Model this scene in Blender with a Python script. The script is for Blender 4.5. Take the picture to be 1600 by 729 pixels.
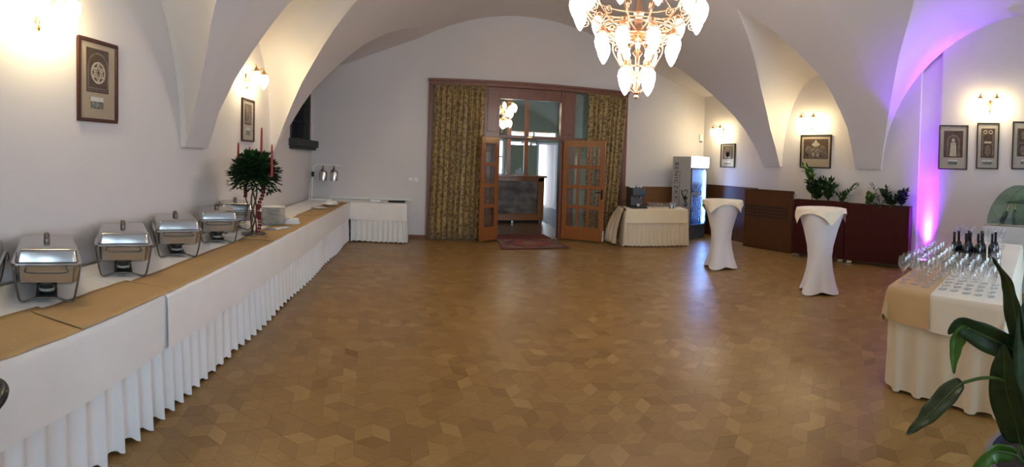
import bpy, bmesh, math, random
from mathutils import Vector, Matrix, Euler
random.seed(11)
PI = math.pi; sin = math.sin; cos = math.cos
S = bpy.context.scene
COL = S.collection
for o in list(bpy.data.objects): bpy.data.objects.remove(o)

# ------------------------------------------------------------------ camera
# a sweep panorama: cylindrical picture, focal length 700 px, seen from 1.58 m
FPX, U0, V0, ROLL, EYE, PITCH = 700.0, 668.0, 267.9, -0.024, 1.582, 0.025
cd = bpy.data.cameras.new('camera'); cam = bpy.data.objects.new('camera', cd); COL.objects.link(cam)
cd.type = 'PANO'; cd.panorama_type = 'CENTRAL_CYLINDRICAL'
cd.central_cylindrical_range_u_min = (0 - U0) / FPX
cd.central_cylindrical_range_u_max = (1600 - U0) / FPX
cd.central_cylindrical_range_v_min = -(729 - V0) / FPX
cd.central_cylindrical_range_v_max = V0 / FPX
cd.central_cylindrical_radius = 1.0
cd.clip_start = 0.05; cd.clip_end = 200
c, s = cos(ROLL), sin(ROLL); cp, sp = cos(PITCH), sin(PITCH)
MR = Matrix(((c, 0, -s), (0, 1, 0), (s, 0, c))); MP = Matrix(((1, 0, 0), (0, cp, -sp), (0, sp, cp)))
M = MP @ MR
right, fwd, up = Vector(M[0]), Vector(M[1]), Vector(M[2])
cam.matrix_world = Matrix(((right.x, up.x, -fwd.x, 0), (right.y, up.y, -fwd.y, 0), (right.z, up.z, -fwd.z, EYE), (0, 0, 0, 1)))
S.camera = cam

# ------------------------------------------------------------------ light, exposure
S.view_settings.view_transform = 'Standard'; S.view_settings.look = 'None'
S.view_settings.gamma = 1.0; S.view_settings.use_curve_mapping = False
S.view_settings.exposure = 0.52
w = bpy.data.worlds.new('sky'); S.world = w; w.use_nodes = True
bg = w.node_tree.nodes['Background']; bg.inputs[0].default_value = (0.58, 0.77, 1.0, 1); bg.inputs[1].default_value = 15.0
SCONCE_E = 42.0; BULB_E = 12.0; LED_W = 900.0
def portal(loc, rot, sx, sy):
    l = bpy.data.lights.new('window_daylight', 'AREA'); l.shape = 'RECTANGLE'; l.size = sx; l.size_y = sy
    l.cycles.is_portal = True
    o = bpy.data.objects.new('window_daylight', l); COL.objects.link(o); o.location = loc; o.rotation_euler = rot
    return o

# ------------------------------------------------------------------ materials
MATS = {}
def mat(name, col, rough=0.6, metal=0.0, var=0.0, vs=6.0, bump=0.0, bs=30.0, stretch=None, emit=None, es=0.0, coat=0.0, sheen=0.0, spec=0.5, col2=None, sss=0.0):
    if name in MATS: return MATS[name]
    m = bpy.data.materials.new(name); m.use_nodes = True
    nt = m.node_tree; N = nt.nodes; L = nt.links; b = N['Principled BSDF']
    b.inputs['Roughness'].default_value = rough; b.inputs['Metallic'].default_value = metal
    b.inputs['Specular IOR Level'].default_value = spec
    if coat: b.inputs['Coat Weight'].default_value = coat; b.inputs['Coat Roughness'].default_value = 0.15
    if sheen: b.inputs['Sheen Weight'].default_value = sheen
    tc = N.new('ShaderNodeTexCoord'); mp = N.new('ShaderNodeMapping'); L.new(tc.outputs['Object'], mp.inputs[0])
    if stretch: mp.inputs['Scale'].default_value = stretch
    n = N.new('ShaderNodeTexNoise'); n.inputs['Scale'].default_value = vs; n.inputs['Detail'].default_value = 4
    L.new(mp.outputs[0], n.inputs[0])
    r = N.new('ShaderNodeValToRGB'); L.new(n.outputs[0], r.inputs[0])
    r.color_ramp.elements[0].position = 0.3; r.color_ramp.elements[1].position = 0.7
    c2 = col2 or tuple(min(1, x * (1 + var)) for x in col); c1 = col if col2 else tuple(x * (1 - var) for x in col)
    r.color_ramp.elements[0].color = (*c1, 1); r.color_ramp.elements[1].color = (*c2, 1)
    L.new(r.outputs[0], b.inputs['Base Color'])
    if bump:
        n2 = N.new('ShaderNodeTexNoise'); n2.inputs['Scale'].default_value = bs; n2.inputs['Detail'].default_value = 3
        L.new(mp.outputs[0], n2.inputs[0])
        bp = N.new('ShaderNodeBump'); bp.inputs['Strength'].default_value = bump; bp.inputs['Distance'].default_value = 0.01
        L.new(n2.outputs[0], bp.inputs['Height']); L.new(bp.outputs[0], b.inputs['Normal'])
    if emit:
        b.inputs['Emission Color'].default_value = (*emit, 1); b.inputs['Emission Strength'].default_value = es
    MATS[name] = m
    return m
def glassmat(name, tint=(1, 1, 1), refl=0.5, base=0.04, rough=0.02):
    m = bpy.data.materials.new(name); m.use_nodes = True; nt = m.node_tree; N = nt.nodes; L = nt.links
    N.remove(N['Principled BSDF']); out = N['Material Output']
    t = N.new('ShaderNodeBsdfTransparent'); t.inputs[0].default_value = (*tint, 1)
    g = N.new('ShaderNodeBsdfGlossy'); g.inputs['Roughness'].default_value = rough
    lw = N.new('ShaderNodeLayerWeight'); lw.inputs[0].default_value = refl
    mr = N.new('ShaderNodeMapRange'); mr.inputs['To Min'].default_value = base; mr.inputs['To Max'].default_value = 0.75
    L.new(lw.outputs['Facing'], mr.inputs['Value'])
    mx = N.new('ShaderNodeMixShader'); L.new(mr.outputs[0], mx.inputs[0]); L.new(t.outputs[0], mx.inputs[1]); L.new(g.outputs[0], mx.inputs[2])
    L.new(mx.outputs[0], out.inputs[0]); MATS[name] = m
    return m
plaster = mat('plaster', (0.68, 0.635, 0.625), 0.9, var=0.03, vs=0.8, bump=0.15, bs=9)
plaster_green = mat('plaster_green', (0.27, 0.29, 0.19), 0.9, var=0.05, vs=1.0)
cloth_white = mat('cloth_white', (0.78, 0.75, 0.72), 0.85, var=0.03, vs=3, bump=0.1, bs=60, sheen=0.2)
cloth_cream = mat('cloth_cream', (0.80, 0.70, 0.50), 0.85, var=0.04, vs=3, bump=0.1, bs=60, sheen=0.2)
skirt_white = mat('skirt_white', (0.76, 0.75, 0.74), 0.6, var=0.03, vs=4, sheen=0.2)
skirt_cream = mat('skirt_cream', (0.72, 0.62, 0.46), 0.6, var=0.03, vs=4, sheen=0.2)
stretch_white = mat('stretch_white', (0.78, 0.77, 0.80), 0.75, var=0.02, vs=3, sheen=0.3)
topper_cream = mat('topper_cream', (0.85, 0.74, 0.56), 0.75, var=0.04, vs=6, sheen=0.3)
runner_tan = mat('runner_tan', (0.44, 0.28, 0.12), 0.7, var=0.08, vs=2.5, bump=0.15, bs=50)
runner_tan2 = mat('runner_tan_smooth', (0.56, 0.37, 0.18), 0.7, var=0.05, vs=2.5, bump=0.1, bs=50)
steel = mat('steel', (0.52, 0.51, 0.50), 0.22, 1.0, var=0.05, vs=3)
steel_dark = mat('steel_dark', (0.16, 0.14, 0.12), 0.35, 1.0, var=0.1)
brass = mat('brass', (0.72, 0.47, 0.16), 0.25, 1.0, var=0.1, vs=20)
copper = mat('copper_gilt', (0.80, 0.48, 0.30), 0.28, 1.0, var=0.12, vs=20)
black = mat('black_plastic', (0.012, 0.012, 0.012), 0.35, var=0.2)
white_pl = mat('white_plastic', (0.8, 0.8, 0.78), 0.4, var=0.02)
porcelain = mat('porcelain', (0.85, 0.85, 0.83), 0.2, var=0.02, coat=0.4)
wood_door = mat('wood_door', (0.24, 0.075, 0.017), 0.35, var=0.2, vs=7, stretch=(9, 9, 0.8), coat=0.3, col2=(0.33, 0.115, 0.029))
wood_frame = mat('wood_frame', (0.15, 0.048, 0.02), 0.4, var=0.2, vs=7, stretch=(9, 9, 0.8), coat=0.2, col2=(0.21, 0.075, 0.035))
wood_wain = mat('wood_wainscot', (0.080, 0.030, 0.009), 0.45, vs=5, stretch=(8, 8, 0.7), spec=0.3, col2=(0.110, 0.044, 0.014))
wood_wain2 = mat('wood_wainscot_back', (0.20, 0.080, 0.020), 0.45, vs=5, stretch=(0.7, 8, 8), col2=(0.25, 0.10, 0.028))
wood_red = mat('planter_red', (0.040, 0.005, 0.004), 0.5, vs=4, stretch=(8, 8, 0.8), spec=0.2, col2=(0.056, 0.008, 0.006))
wood_dark = mat('wood_dark_frame', (0.055, 0.016, 0.010), 0.4, var=0.25, vs=30)
frame_black = mat('frame_black', (0.020, 0.014, 0.010), 0.4, var=0.25, vs=30)
matboard = mat('matboard', (0.42, 0.34, 0.25), 0.8, var=0.03, vs=10)
matboard2 = mat('matboard_grey', (0.44, 0.40, 0.35), 0.8, var=0.03, vs=10)
print_dark = mat('print_dark', (0.045, 0.026, 0.016), 0.5, vs=18, col2=(0.10, 0.062, 0.040))
print_mid = mat('print_mid', (0.10, 0.075, 0.06), 0.5, vs=26, col2=(0.24, 0.19, 0.16))
print_light = mat('print_light', (0.42, 0.36, 0.28), 0.5, vs=30, col2=(0.60, 0.53, 0.44))
print_photo = mat('print_photo', (0.05, 0.06, 0.05), 0.5, vs=45, col2=(0.30, 0.31, 0.29))
print_sky = mat('print_sky', (0.55, 0.55, 0.52), 0.5, vs=20, col2=(0.7, 0.7, 0.67))
leaf_dark = mat('leaf_dark', (0.014, 0.038, 0.012), 0.45, var=0.4, vs=12, spec=0.3)
leaf_mid = mat('leaf_mid', (0.018, 0.055, 0.012), 0.45, var=0.4, vs=12, spec=0.4)
leaf_bright = mat('leaf_bright', (0.05, 0.13, 0.012), 0.4, var=0.3, vs=10)
leaf_lily = mat('leaf_lily', (0.012, 0.040, 0.010), 0.42, var=0.35, vs=5, stretch=(6, 1, 6), spec=0.5)
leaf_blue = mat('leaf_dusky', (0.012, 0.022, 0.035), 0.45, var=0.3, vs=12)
stem_brown = mat('stem_brown', (0.09, 0.045, 0.03), 0.7, var=0.3, vs=25)
stem_green = mat('stem_green', (0.06, 0.12, 0.02), 0.5, var=0.2, vs=20)
amaranth = mat('amaranth_red', (0.16, 0.006, 0.012), 0.8, var=0.5, vs=60, bump=0.6, bs=90)
candle_red = mat('candle_red', (0.30, 0.012, 0.018), 0.4, var=0.1)
stone_dark = mat('stone_dark', (0.040, 0.042, 0.042), 0.8, var=0.25, vs=12, bump=0.3, bs=40)
iron = mat('iron', (0.015, 0.015, 0.016), 0.6, 0.6, var=0.2)
fridge_grey = mat('fridge_grey', (0.46, 0.44, 0.43), 0.45, var=0.03)
fridge_dark = mat('fridge_dark', (0.06, 0.07, 0.09), 0.4, var=0.1)
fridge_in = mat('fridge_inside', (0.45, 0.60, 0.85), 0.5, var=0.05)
ink = mat('ink_black', (0.012, 0.012, 0.015), 0.6, var=0.1)
lightbox = mat('lightbox', (0.9, 0.9, 0.9), 0.5, emit=(0.95, 0.97, 1.0), es=2.6)
led_strip = mat('led_strip', (0.5, 0.7, 1.0), 0.5, emit=(0.22, 0.45, 1.0), es=95.0)
bottle_blue = mat('bottle_blue', (0.02, 0.07, 0.35), 0.15, var=0.2, coat=0.4)
bottle_dark = mat('bottle_dark', (0.010, 0.012, 0.022), 0.15, var=0.2, coat=0.4)
bottle_black = mat('bottle_black', (0.004, 0.005, 0.010), 0.12, var=0.2, coat=0.3)
label_paper = mat('label_paper', (0.55, 0.40, 0.30), 0.7, var=0.2, vs=60)
wine_label = mat('wine_label', (0.08, 0.07, 0.07), 0.6, var=0.3, vs=40)
gold_foil = mat('gold_foil', (0.75, 0.55, 0.2), 0.35, 1.0, var=0.15, vs=40)
opal = mat('opal_lit', (0.9, 0.88, 0.82), 0.4, emit=(1.0, 0.83, 0.46), es=SCONCE_E)
opal_ch = mat('opal_lit_chandelier', (0.9, 0.88, 0.85), 0.4, emit=(1.0, 0.90, 0.80), es=BULB_E)
opal_far = mat('opal_lit_far', (0.9, 0.88, 0.82), 0.4, emit=(1.0, 0.86, 0.60), es=10.0)
led_lens = mat('led_lens', (0.4, 0.1, 0.8), 0.3, emit=(0.45, 0.08, 1.0), es=20.0)
marble = mat('marble_brown', (0.045, 0.028, 0.020), 0.5, vs=3.2, col2=(0.25, 0.20, 0.16), spec=0.3, stretch=(1, 1, 1.6))
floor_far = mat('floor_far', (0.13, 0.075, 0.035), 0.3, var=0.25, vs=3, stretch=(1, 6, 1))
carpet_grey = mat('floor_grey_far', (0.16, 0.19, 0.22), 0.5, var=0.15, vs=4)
soil = mat('soil', (0.03, 0.02, 0.014), 0.9, var=0.4, vs=60)
pot_purple = mat('pot_dark', (0.035, 0.028, 0.06), 0.3, var=0.15)
rubber = mat('rubber', (0.02, 0.02, 0.02), 0.8, var=0.2)
subfloor = mat('subfloor', (0.035, 0.020, 0.010), 0.7, var=0.2)
paper_white = mat('paper_white', (0.78, 0.80, 0.82), 0.7, var=0.04)
daylit = mat('daylit_window', (0.8, 0.85, 0.9), 0.5, emit=(0.78, 0.88, 1.0), es=1.5)
vista = mat('vista_roof', (0.5, 0.3, 0.22), 0.7, emit=(1.0, 0.70, 0.60), es=0.9)
glass = glassmat('clear_glass', (0.97, 0.98, 0.98), 0.40, 0.05)
pane_glass = glassmat('pane_glass', (0.90, 0.92, 0.90), 0.25, 0.08)
case_glass = glassmat('case_glass', (0.80, 0.93, 0.86), 0.3, 0.05)
fridge_glass = glassmat('fridge_glass', (0.92, 0.95, 1.0), 0.2, 0.05)

# parquet: tone of each block from a face attribute
def parquet_mat():
    m = bpy.data.materials.new('parquet'); m.use_nodes = True; nt = m.node_tree; N = nt.nodes; L = nt.links; b = N['Principled BSDF']
    a = N.new('ShaderNodeAttribute'); a.attribute_name = 'tone'
    r = N.new('ShaderNodeValToRGB'); L.new(a.outputs['Fac'], r.inputs[0])
    e = r.color_ramp.elements; e[0].color = (0.205, 0.108, 0.030, 1); e[1].color = (0.40, 0.25, 0.095, 1)
    k = e.new(0.5); k.color = (0.292, 0.166, 0.052, 1)
    g = N.new('ShaderNodeNewGeometry'); mp = N.new('ShaderNodeMapping'); mp.inputs['Scale'].default_value = (5, 22, 5); mp.inputs['Rotation'].default_value = (0, 0, 0.5)
    L.new(g.outputs['Position'], mp.inputs[0])
    n = N.new('ShaderNodeTexNoise'); n.inputs['Scale'].default_value = 3.0; n.inputs['Detail'].default_value = 5; L.new(mp.outputs[0], n.inputs[0])
    mr = N.new('ShaderNodeMapRange'); mr.inputs['To Min'].default_value = 0.78; mr.inputs['To Max'].default_value = 1.2; L.new(n.outputs[0], mr.inputs['Value'])
    mx = N.new('ShaderNodeMix'); mx.data_type = 'RGBA'; mx.blend_type = 'MULTIPLY'; mx.inputs[0].default_value = 1.0
    L.new(r.outputs[0], mx.inputs[6]); L.new(mr.outputs[0], mx.inputs[7]); L.new(mx.outputs[2], b.inputs['Base Color'])
    n2 = N.new('ShaderNodeTexNoise'); n2.inputs['Scale'].default_value = 1.3; L.new(g.outputs['Position'], n2.inputs[0])
    m2 = N.new('ShaderNodeMapRange'); m2.inputs['To Min'].default_value = 0.26; m2.inputs['To Max'].default_value = 0.46; L.new(n2.outputs[0], m2.inputs['Value'])
    L.new(m2.outputs[0], b.inputs['Roughness'])
    bp = N.new('ShaderNodeBump'); bp.inputs['Strength'].default_value = 0.06; bp.inputs['Distance'].default_value = 0.01
    n3 = N.new('ShaderNodeTexNoise'); n3.inputs['Scale'].default_value = 14; L.new(g.outputs['Position'], n3.inputs[0])
    L.new(n3.outputs[0], bp.inputs['Height']); L.new(bp.outputs[0], b.inputs['Normal'])
    return m
parquet = parquet_mat()
# brocade: gold scrolls on brown
def brocade_mat():
    m = bpy.data.materials.new('brocade'); m.use_nodes = True; nt = m.node_tree; N = nt.nodes; L = nt.links; b = N['Principled BSDF']
    tc = N.new('ShaderNodeTexCoord')
    n = N.new('ShaderNodeTexNoise'); n.inputs['Scale'].default_value = 5; L.new(tc.outputs['Object'], n.inputs[0])
    mx = N.new('ShaderNodeMix'); mx.data_type = 'VECTOR'; mx.inputs[0].default_value = 0.12
    L.new(tc.outputs['Object'], mx.inputs[4]); L.new(n.outputs['Color'], mx.inputs[5])
    v = N.new('ShaderNodeTexVoronoi'); v.feature = 'DISTANCE_TO_EDGE'; v.inputs['Scale'].default_value = 11.0; L.new(mx.outputs[1], v.inputs[0])
    v2 = N.new('ShaderNodeTexVoronoi'); v2.inputs['Scale'].default_value = 20.0; L.new(mx.outputs[1], v2.inputs[0])
    r1 = N.new('ShaderNodeValToRGB'); r1.color_ramp.elements[0].position = 0.07; r1.color_ramp.elements[1].position = 0.13; L.new(v.outputs[0], r1.inputs[0])
    r2 = N.new('ShaderNodeValToRGB'); r2.color_ramp.elements[0].position = 0.22; r2.color_ramp.elements[1].position = 0.32; L.new(v2.outputs[0], r2.inputs[0])
    mm = N.new('ShaderNodeMath'); mm.operation = 'MULTIPLY'; L.new(r1.outputs[0], mm.inputs[0]); L.new(r2.outputs[0], mm.inputs[1])
    r = N.new('ShaderNodeValToRGB'); r.color_ramp.elements[0].color = (0.36, 0.235, 0.075, 1); r.color_ramp.elements[1].color = (0.135, 0.075, 0.014, 1)
    L.new(mm.outputs[0], r.inputs[0]); L.new(r.outputs[0], b.inputs['Base Color'])
    b.inputs['Roughness'].default_value = 0.5; b.inputs['Sheen Weight'].default_value = 0.3
    return m
brocade = brocade_mat()
def rug_mat():
    m = bpy.data.materials.new('rug_field'); m.use_nodes = True; nt = m.node_tree; N = nt.nodes; L = nt.links; b = N['Principled BSDF']
    tc = N.new('ShaderNodeTexCoord')
    v = N.new('ShaderNodeTexVoronoi'); v.inputs['Scale'].default_value = 9; L.new(tc.outputs['Object'], v.inputs[0])
    r = N.new('ShaderNodeValToRGB'); L.new(v.outputs['Distance'], r.inputs[0]); e = r.color_ramp.elements
    e[0].color = (0.33, 0.22, 0.14, 1); e[1].color = (0.12, 0.060, 0.065, 1); e[0].position = 0.1; e[1].position = 0.75
    k = e.new(0.35); k.color = (0.27, 0.055, 0.04, 1)
    L.new(r.outputs[0], b.inputs['Base Color']); b.inputs['Roughness'].default_value = 0.95
    return m
rug_field = rug_mat()
rug_border = mat('rug_border', (0.10, 0.055, 0.060), 0.95, vs=25, col2=(0.27, 0.17, 0.13))
rug_edge = mat('rug_edge', (0.16, 0.035, 0.035), 0.95, var=0.2, vs=30)
rug_red = mat('rug_red', (0.26, 0.045, 0.035), 0.95, vs=22, col2=(0.34, 0.12, 0.09))
rug_cream = mat('rug_cream', (0.33, 0.24, 0.18), 0.95, vs=22, col2=(0.22, 0.10, 0.09))

# ------------------------------------------------------------------ mesh helpers
class MB:
    def __init__(s): s.v = []; s.f = []
    def add(s, vs, fs):
        k = len(s.v); s.v += [tuple(p) for p in vs]; s.f += [tuple(i + k for i in f) for f in fs]; return s
    def box(s, x0, x1, y0, y1, z0, z1):
        return s.add([(x, y, z) for z in (z0, z1) for y in (y0, y1) for x in (x0, x1)],
                     [(0, 2, 3, 1), (4, 5, 7, 6), (0, 1, 5, 4), (2, 6, 7, 3), (0, 4, 6, 2), (1, 3, 7, 5)])
    def prism(s, poly, z0, z1):
        n = len(poly); a = sum(poly[i][0] * poly[(i + 1) % n][1] - poly[(i + 1) % n][0] * poly[i][1] for i in range(n))
        if a < 0: poly = poly[::-1]
        return s.add([(x, y, z0) for x, y in poly] + [(x, y, z1) for x, y in poly],
                     [tuple(range(n))[::-1], tuple(range(n, 2 * n))] + [(i, (i + 1) % n, n + (i + 1) % n, n + i) for i in range(n)])
    def extr(s, poly3, d):
        n = len(poly3); d = Vector(d)
        return s.add([Vector(p) for p in poly3] + [Vector(p) + d for p in poly3],
                     [tuple(range(n)), tuple(range(n, 2 * n))[::-1]] + [(i, n + i, n + (i + 1) % n, (i + 1) % n) for i in range(n)])
    def tube(s, pts, r, n=8, closed=False, cap=True, flat=1.0):
        P = [Vector(p) for p in pts]; R = r if isinstance(r, (list, tuple)) else [r] * len(P)
        rings = []; prev = None; m = len(P)
        for i in range(m):
            if closed: t = P[(i + 1) % m] - P[i - 1]
            else: t = P[min(i + 1, m - 1)] - P[max(i - 1, 0)]
            t = t.normalized() if t.length > 1e-9 else Vector((0, 0, 1))
            if prev is None:
                a = Vector((0, 0, 1)) if abs(t.z) < 0.9 else Vector((1, 0, 0)); x = t.cross(a).normalized()
            else:
                x = prev - t * prev.dot(t); x = x.normalized() if x.length > 1e-6 else t.orthogonal().normalized()
            prev = x; y = t.cross(x)
            rings.append([P[i] + (x * cos(2 * PI * j / n) + y * sin(2 * PI * j / n) * flat) * R[i] for j in range(n)])
        vs = [p for q in rings for p in q]; fs = []
        for i in range(m if closed else m - 1):
            a = i * n; b = ((i + 1) % m) * n
            fs += [(a + j, a + (j + 1) % n, b + (j + 1) % n, b + j) for j in range(n)]
        if cap and not closed: fs += [tuple(range(n))[::-1], tuple(range((m - 1) * n, m * n))]
        return s.add(vs, fs)
    def lathe(s, prof, n=16, o=(0, 0, 0), a0=0.0):
        vs = []; fs = []; m = len(prof)
        for r, z in prof:
            for j in range(n):
                a = a0 + 2 * PI * j / n; vs.append((o[0] + r * cos(a), o[1] + r * sin(a), o[2] + z))
        for i in range(m - 1):
            fs += [(i * n + j, i * n + (j + 1) % n, (i + 1) * n + (j + 1) % n, (i + 1) * n + j) for j in range(n)]
        if prof[0][0] > 1e-5: fs.append(tuple(range(n))[::-1]) if getattr(s, 'capb', True) else None
        if prof[-1][0] > 1e-5 and getattr(s, 'capt', True): fs.append(tuple(range((m - 1) * n, m * n)))
        return s.add(vs, fs)
    def grid(s, fn, nu, nv):
        vs = [fn(i / nu, j / nv) for i in range(nu + 1) for j in range(nv + 1)]
        return s.add(vs, [(i * (nv + 1) + j, (i + 1) * (nv + 1) + j, (i + 1) * (nv + 1) + j + 1, i * (nv + 1) + j + 1) for i in range(nu) for j in range(nv)])
    def xf(s, M, start=0):
        for i in range(start, len(s.v)): s.v[i] = tuple(M @ Vector(s.v[i]))
        return s
    def mesh(s, name, m, smooth=False, bevel=0.0, seg=2, merge=True, solid=0.0):
        me = bpy.data.meshes.new(name); me.from_pydata(s.v, [], s.f)
        bm = bmesh.new(); bm.from_mesh(me)
        if merge: bmesh.ops.remove_doubles(bm, verts=bm.verts, dist=1e-5)
        if solid: bmesh.ops.solidify(bm, geom=bm.faces[:], thickness=solid)
        if bevel:
            es = [e for e in bm.edges if len(e.link_faces) == 2 and e.calc_face_angle(0) > 0.5]
            bmesh.ops.bevel(bm, geom=es, offset=bevel, segments=seg, affect='EDGES', profile=0.5, clamp_overlap=True)
        bmesh.ops.recalc_face_normals(bm, faces=bm.faces)
        bm.to_mesh(me); bm.free()
        if smooth:
            me.polygons.foreach_set('use_smooth', [True] * len(me.polygons))
            if smooth != 'all': me.set_sharp_from_angle(angle=math.radians(40))
        me.materials.append(m); return me
    def build(s, name, m, parent=None, **k):
        o = bpy.data.objects.new(name, s.mesh(name, m, **k)); COL.objects.link(o)
        if parent: o.parent = parent
        return o
def bx(*a): return MB().box(*a)
def T(loc=(0, 0, 0), rz=0.0, rx=0.0, ry=0.0): return Matrix.Translation(Vector(loc)) @ Euler((rx, ry, rz)).to_matrix().to_4x4()
def thing(name, label, cat, loc=(0, 0, 0), rz=0.0, group=None, sc=1.0):
    o = bpy.data.objects.new(name, None); COL.objects.link(o); o.location = loc; o.rotation_euler = (0, 0, rz); o.scale = (sc, sc, sc)
    o.empty_display_size = 0.1
    return tag(o, label, cat, group)
def tag(o, label, cat, group=None):
    o['label'] = label; o['category'] = cat
    if group: o['group'] = group
    return o
def struct(o): o['kind'] = 'structure'; return o
def put(o, loc=(0, 0, 0), rz=0.0, sc=1.0): o.location = loc; o.rotation_euler = (0, 0, rz); o.scale = (sc, sc, sc); return o
KIDS = {}
def dup(root, loc, rz=0.0, label=None, group=None, sc=None):
    kids = {}
    for o in COL.objects:
        if o.parent: kids.setdefault(o.parent.name, []).append(o)
    def rec(o, par):
        q = o.copy(); COL.objects.link(q); q.parent = par
        for ch in kids.get(o.name, []): rec(ch, q)
        return q
    r = rec(root, None); r.location = loc; r.rotation_euler = (0, 0, rz)
    if sc: r.scale = (sc, sc, sc)
    if label: r['label'] = label
    if group: r['group'] = group
    return r
def lerp(a, b, t): return a + (b - a) * t
def pl(pts, x):
    if x <= pts[0][0]: return pts[0][1]
    for (a, b), (c2, d) in zip(pts, pts[1:]):
        if x <= c2: return lerp(b, d, (x - a) / (c2 - a))
    return pts[-1][1]
def wob(x, k=1.0): return sin(x * 3.1 * k + 1.3) * 0.5 + sin(x * 7.3 * k + 0.4) * 0.3 + sin(x * 13.7 * k) * 0.2
def catmull(P, n=6):
    P = [Vector(p) for p in P]; out = []
    for i in range(len(P) - 1):
        a, b, c2, d = P[max(i - 1, 0)], P[i], P[i + 1], P[min(i + 2, len(P) - 1)]
        for j in range(n):
            t = j / n; out.append(0.5 * ((2 * b) + (c2 - a) * t + (2 * a - 5 * b + 4 * c2 - d) * t * t + (3 * b - a - 3 * c2 + d) * t ** 3))
    return out + [P[-1]]

# ------------------------------------------------------------------ the hall: walls
XL = -2.34
def XR(y): return 6.33 + 0.1706 * max(0.0, 6.4 - y)
WL = XL - 0.06
def WR(y): return XR(y) + 0.06
YB = 9.05; YF = -4.0; WH = 5.3
m = MB()
m.box(WL - 0.35, WL, YF - 0.3, 7.55, 0, WH).box(WL - 0.35, WL, 8.93, YB + 0.3, 0, WH)
m.box(WL - 0.35, WL, 7.55, 8.93, 0, 1.93).box(WL - 0.35, WL, 7.55, 8.93, 3.25, WH)
struct(m.build('wall_left', plaster))
m = MB()
m.box(WL, 0.01, YB, YB + 0.3, 0, WH).box(4.25, WR(9) + 0.35, YB, YB + 0.3, 0, WH).box(0.01, 4.25, YB, YB + 0.3, 3.2, WH)
struct(m.build('wall_back', plaster))
m = MB()
def wseg(ya, yb, z0, z1, back=0.0):
    ys = [ya] + ([6.4] if ya > 6.4 > yb else []) + [yb]
    m.prism([(WR(y) + back, y) for y in ys] + [(WR(y) + 0.45, y) for y in ys[::-1]], z0, z1)
wseg(YB + 0.3, 3.54, 0, WH); wseg(3.54, 3.17, 0, WH, 0.06); wseg(3.17, -0.2, 0, WH)
wseg(-0.2, -1.7, 0, 0.85); wseg(-0.2, -1.7, 2.9, WH); wseg(-1.7, -2.2, 0, WH)
wseg(-2.2, -3.7, 0, 0.85); wseg(-2.2, -3.7, 2.9, WH); wseg(-3.7, YF - 0.3, 0, WH)
struct(m.build('wall_right', plaster))
m = MB()
XE = WR(YF) + 0.4
m.box(WL, 0.6, YF - 0.3, YF, 0, WH).box(2.2, 3.6, YF - 0.3, YF, 0, WH).box(5.2, XE, YF - 0.3, YF, 0, WH)
for a, b in ((0.6, 2.2), (3.6, 5.2)): m.box(a, b, YF - 0.3, YF, 0, 0.85).box(a, b, YF - 0.3, YF, 2.9, WH)
struct(m.build('wall_front', plaster))
struct(bx(WL - 0.35, XE, YF - 0.3, YB + 0.3, WH, WH + 0.1).build('light_stop_slab', plaster))  # unseen slab added above the vault to stop sky light leaking in
# hall windows behind the viewer: casements with bars, daylight comes in here
def casement(name, P, ax, wd, z0, z1):
    root = bpy.data.objects.new(name, None); COL.objects.link(root); root['kind'] = 'structure'; root.location = P; root.rotation_euler = (0, 0, ax)
    f = MB(); h = z1 - z0
    for a, b in ((-wd / 2, -wd / 2 + 0.07), (wd / 2 - 0.07, wd / 2), (-0.04, 0.04)): f.box(a, b, -0.04, 0.04, 0, h)
    for a, b in ((0, 0.07), (h - 0.07, h), (h * 0.64, h * 0.64 + 0.06)): f.box(-wd / 2, wd / 2, -0.04, 0.04, a, b)
    f.build('window_frame', white_pl, root)
    bx(-wd / 2, wd / 2, -0.003, 0.003, 0, h).build('pane', pane_glass, root)
for i, yc in enumerate((-0.95, -2.95)):
    casement('window_%d' % (i + 2), (WR(yc) + 0.2, yc, 0.85), PI / 2 + 0.169, 1.5, 0.85, 2.9)
    portal((WR(yc) + 0.42, yc, 1.875), (0, PI / 2, 0.169 + 0), 2.05, 1.45)
for i, xc in enumerate((1.4, 4.4)):
    casement('window_%d' % (i + 4), (xc, YF - 0.15, 0.85), 0, 1.6, 0.85, 2.9)
    portal((xc, YF - 0.28, 1.875), (PI / 2, 0, 0), 1.6, 2.05)

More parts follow.
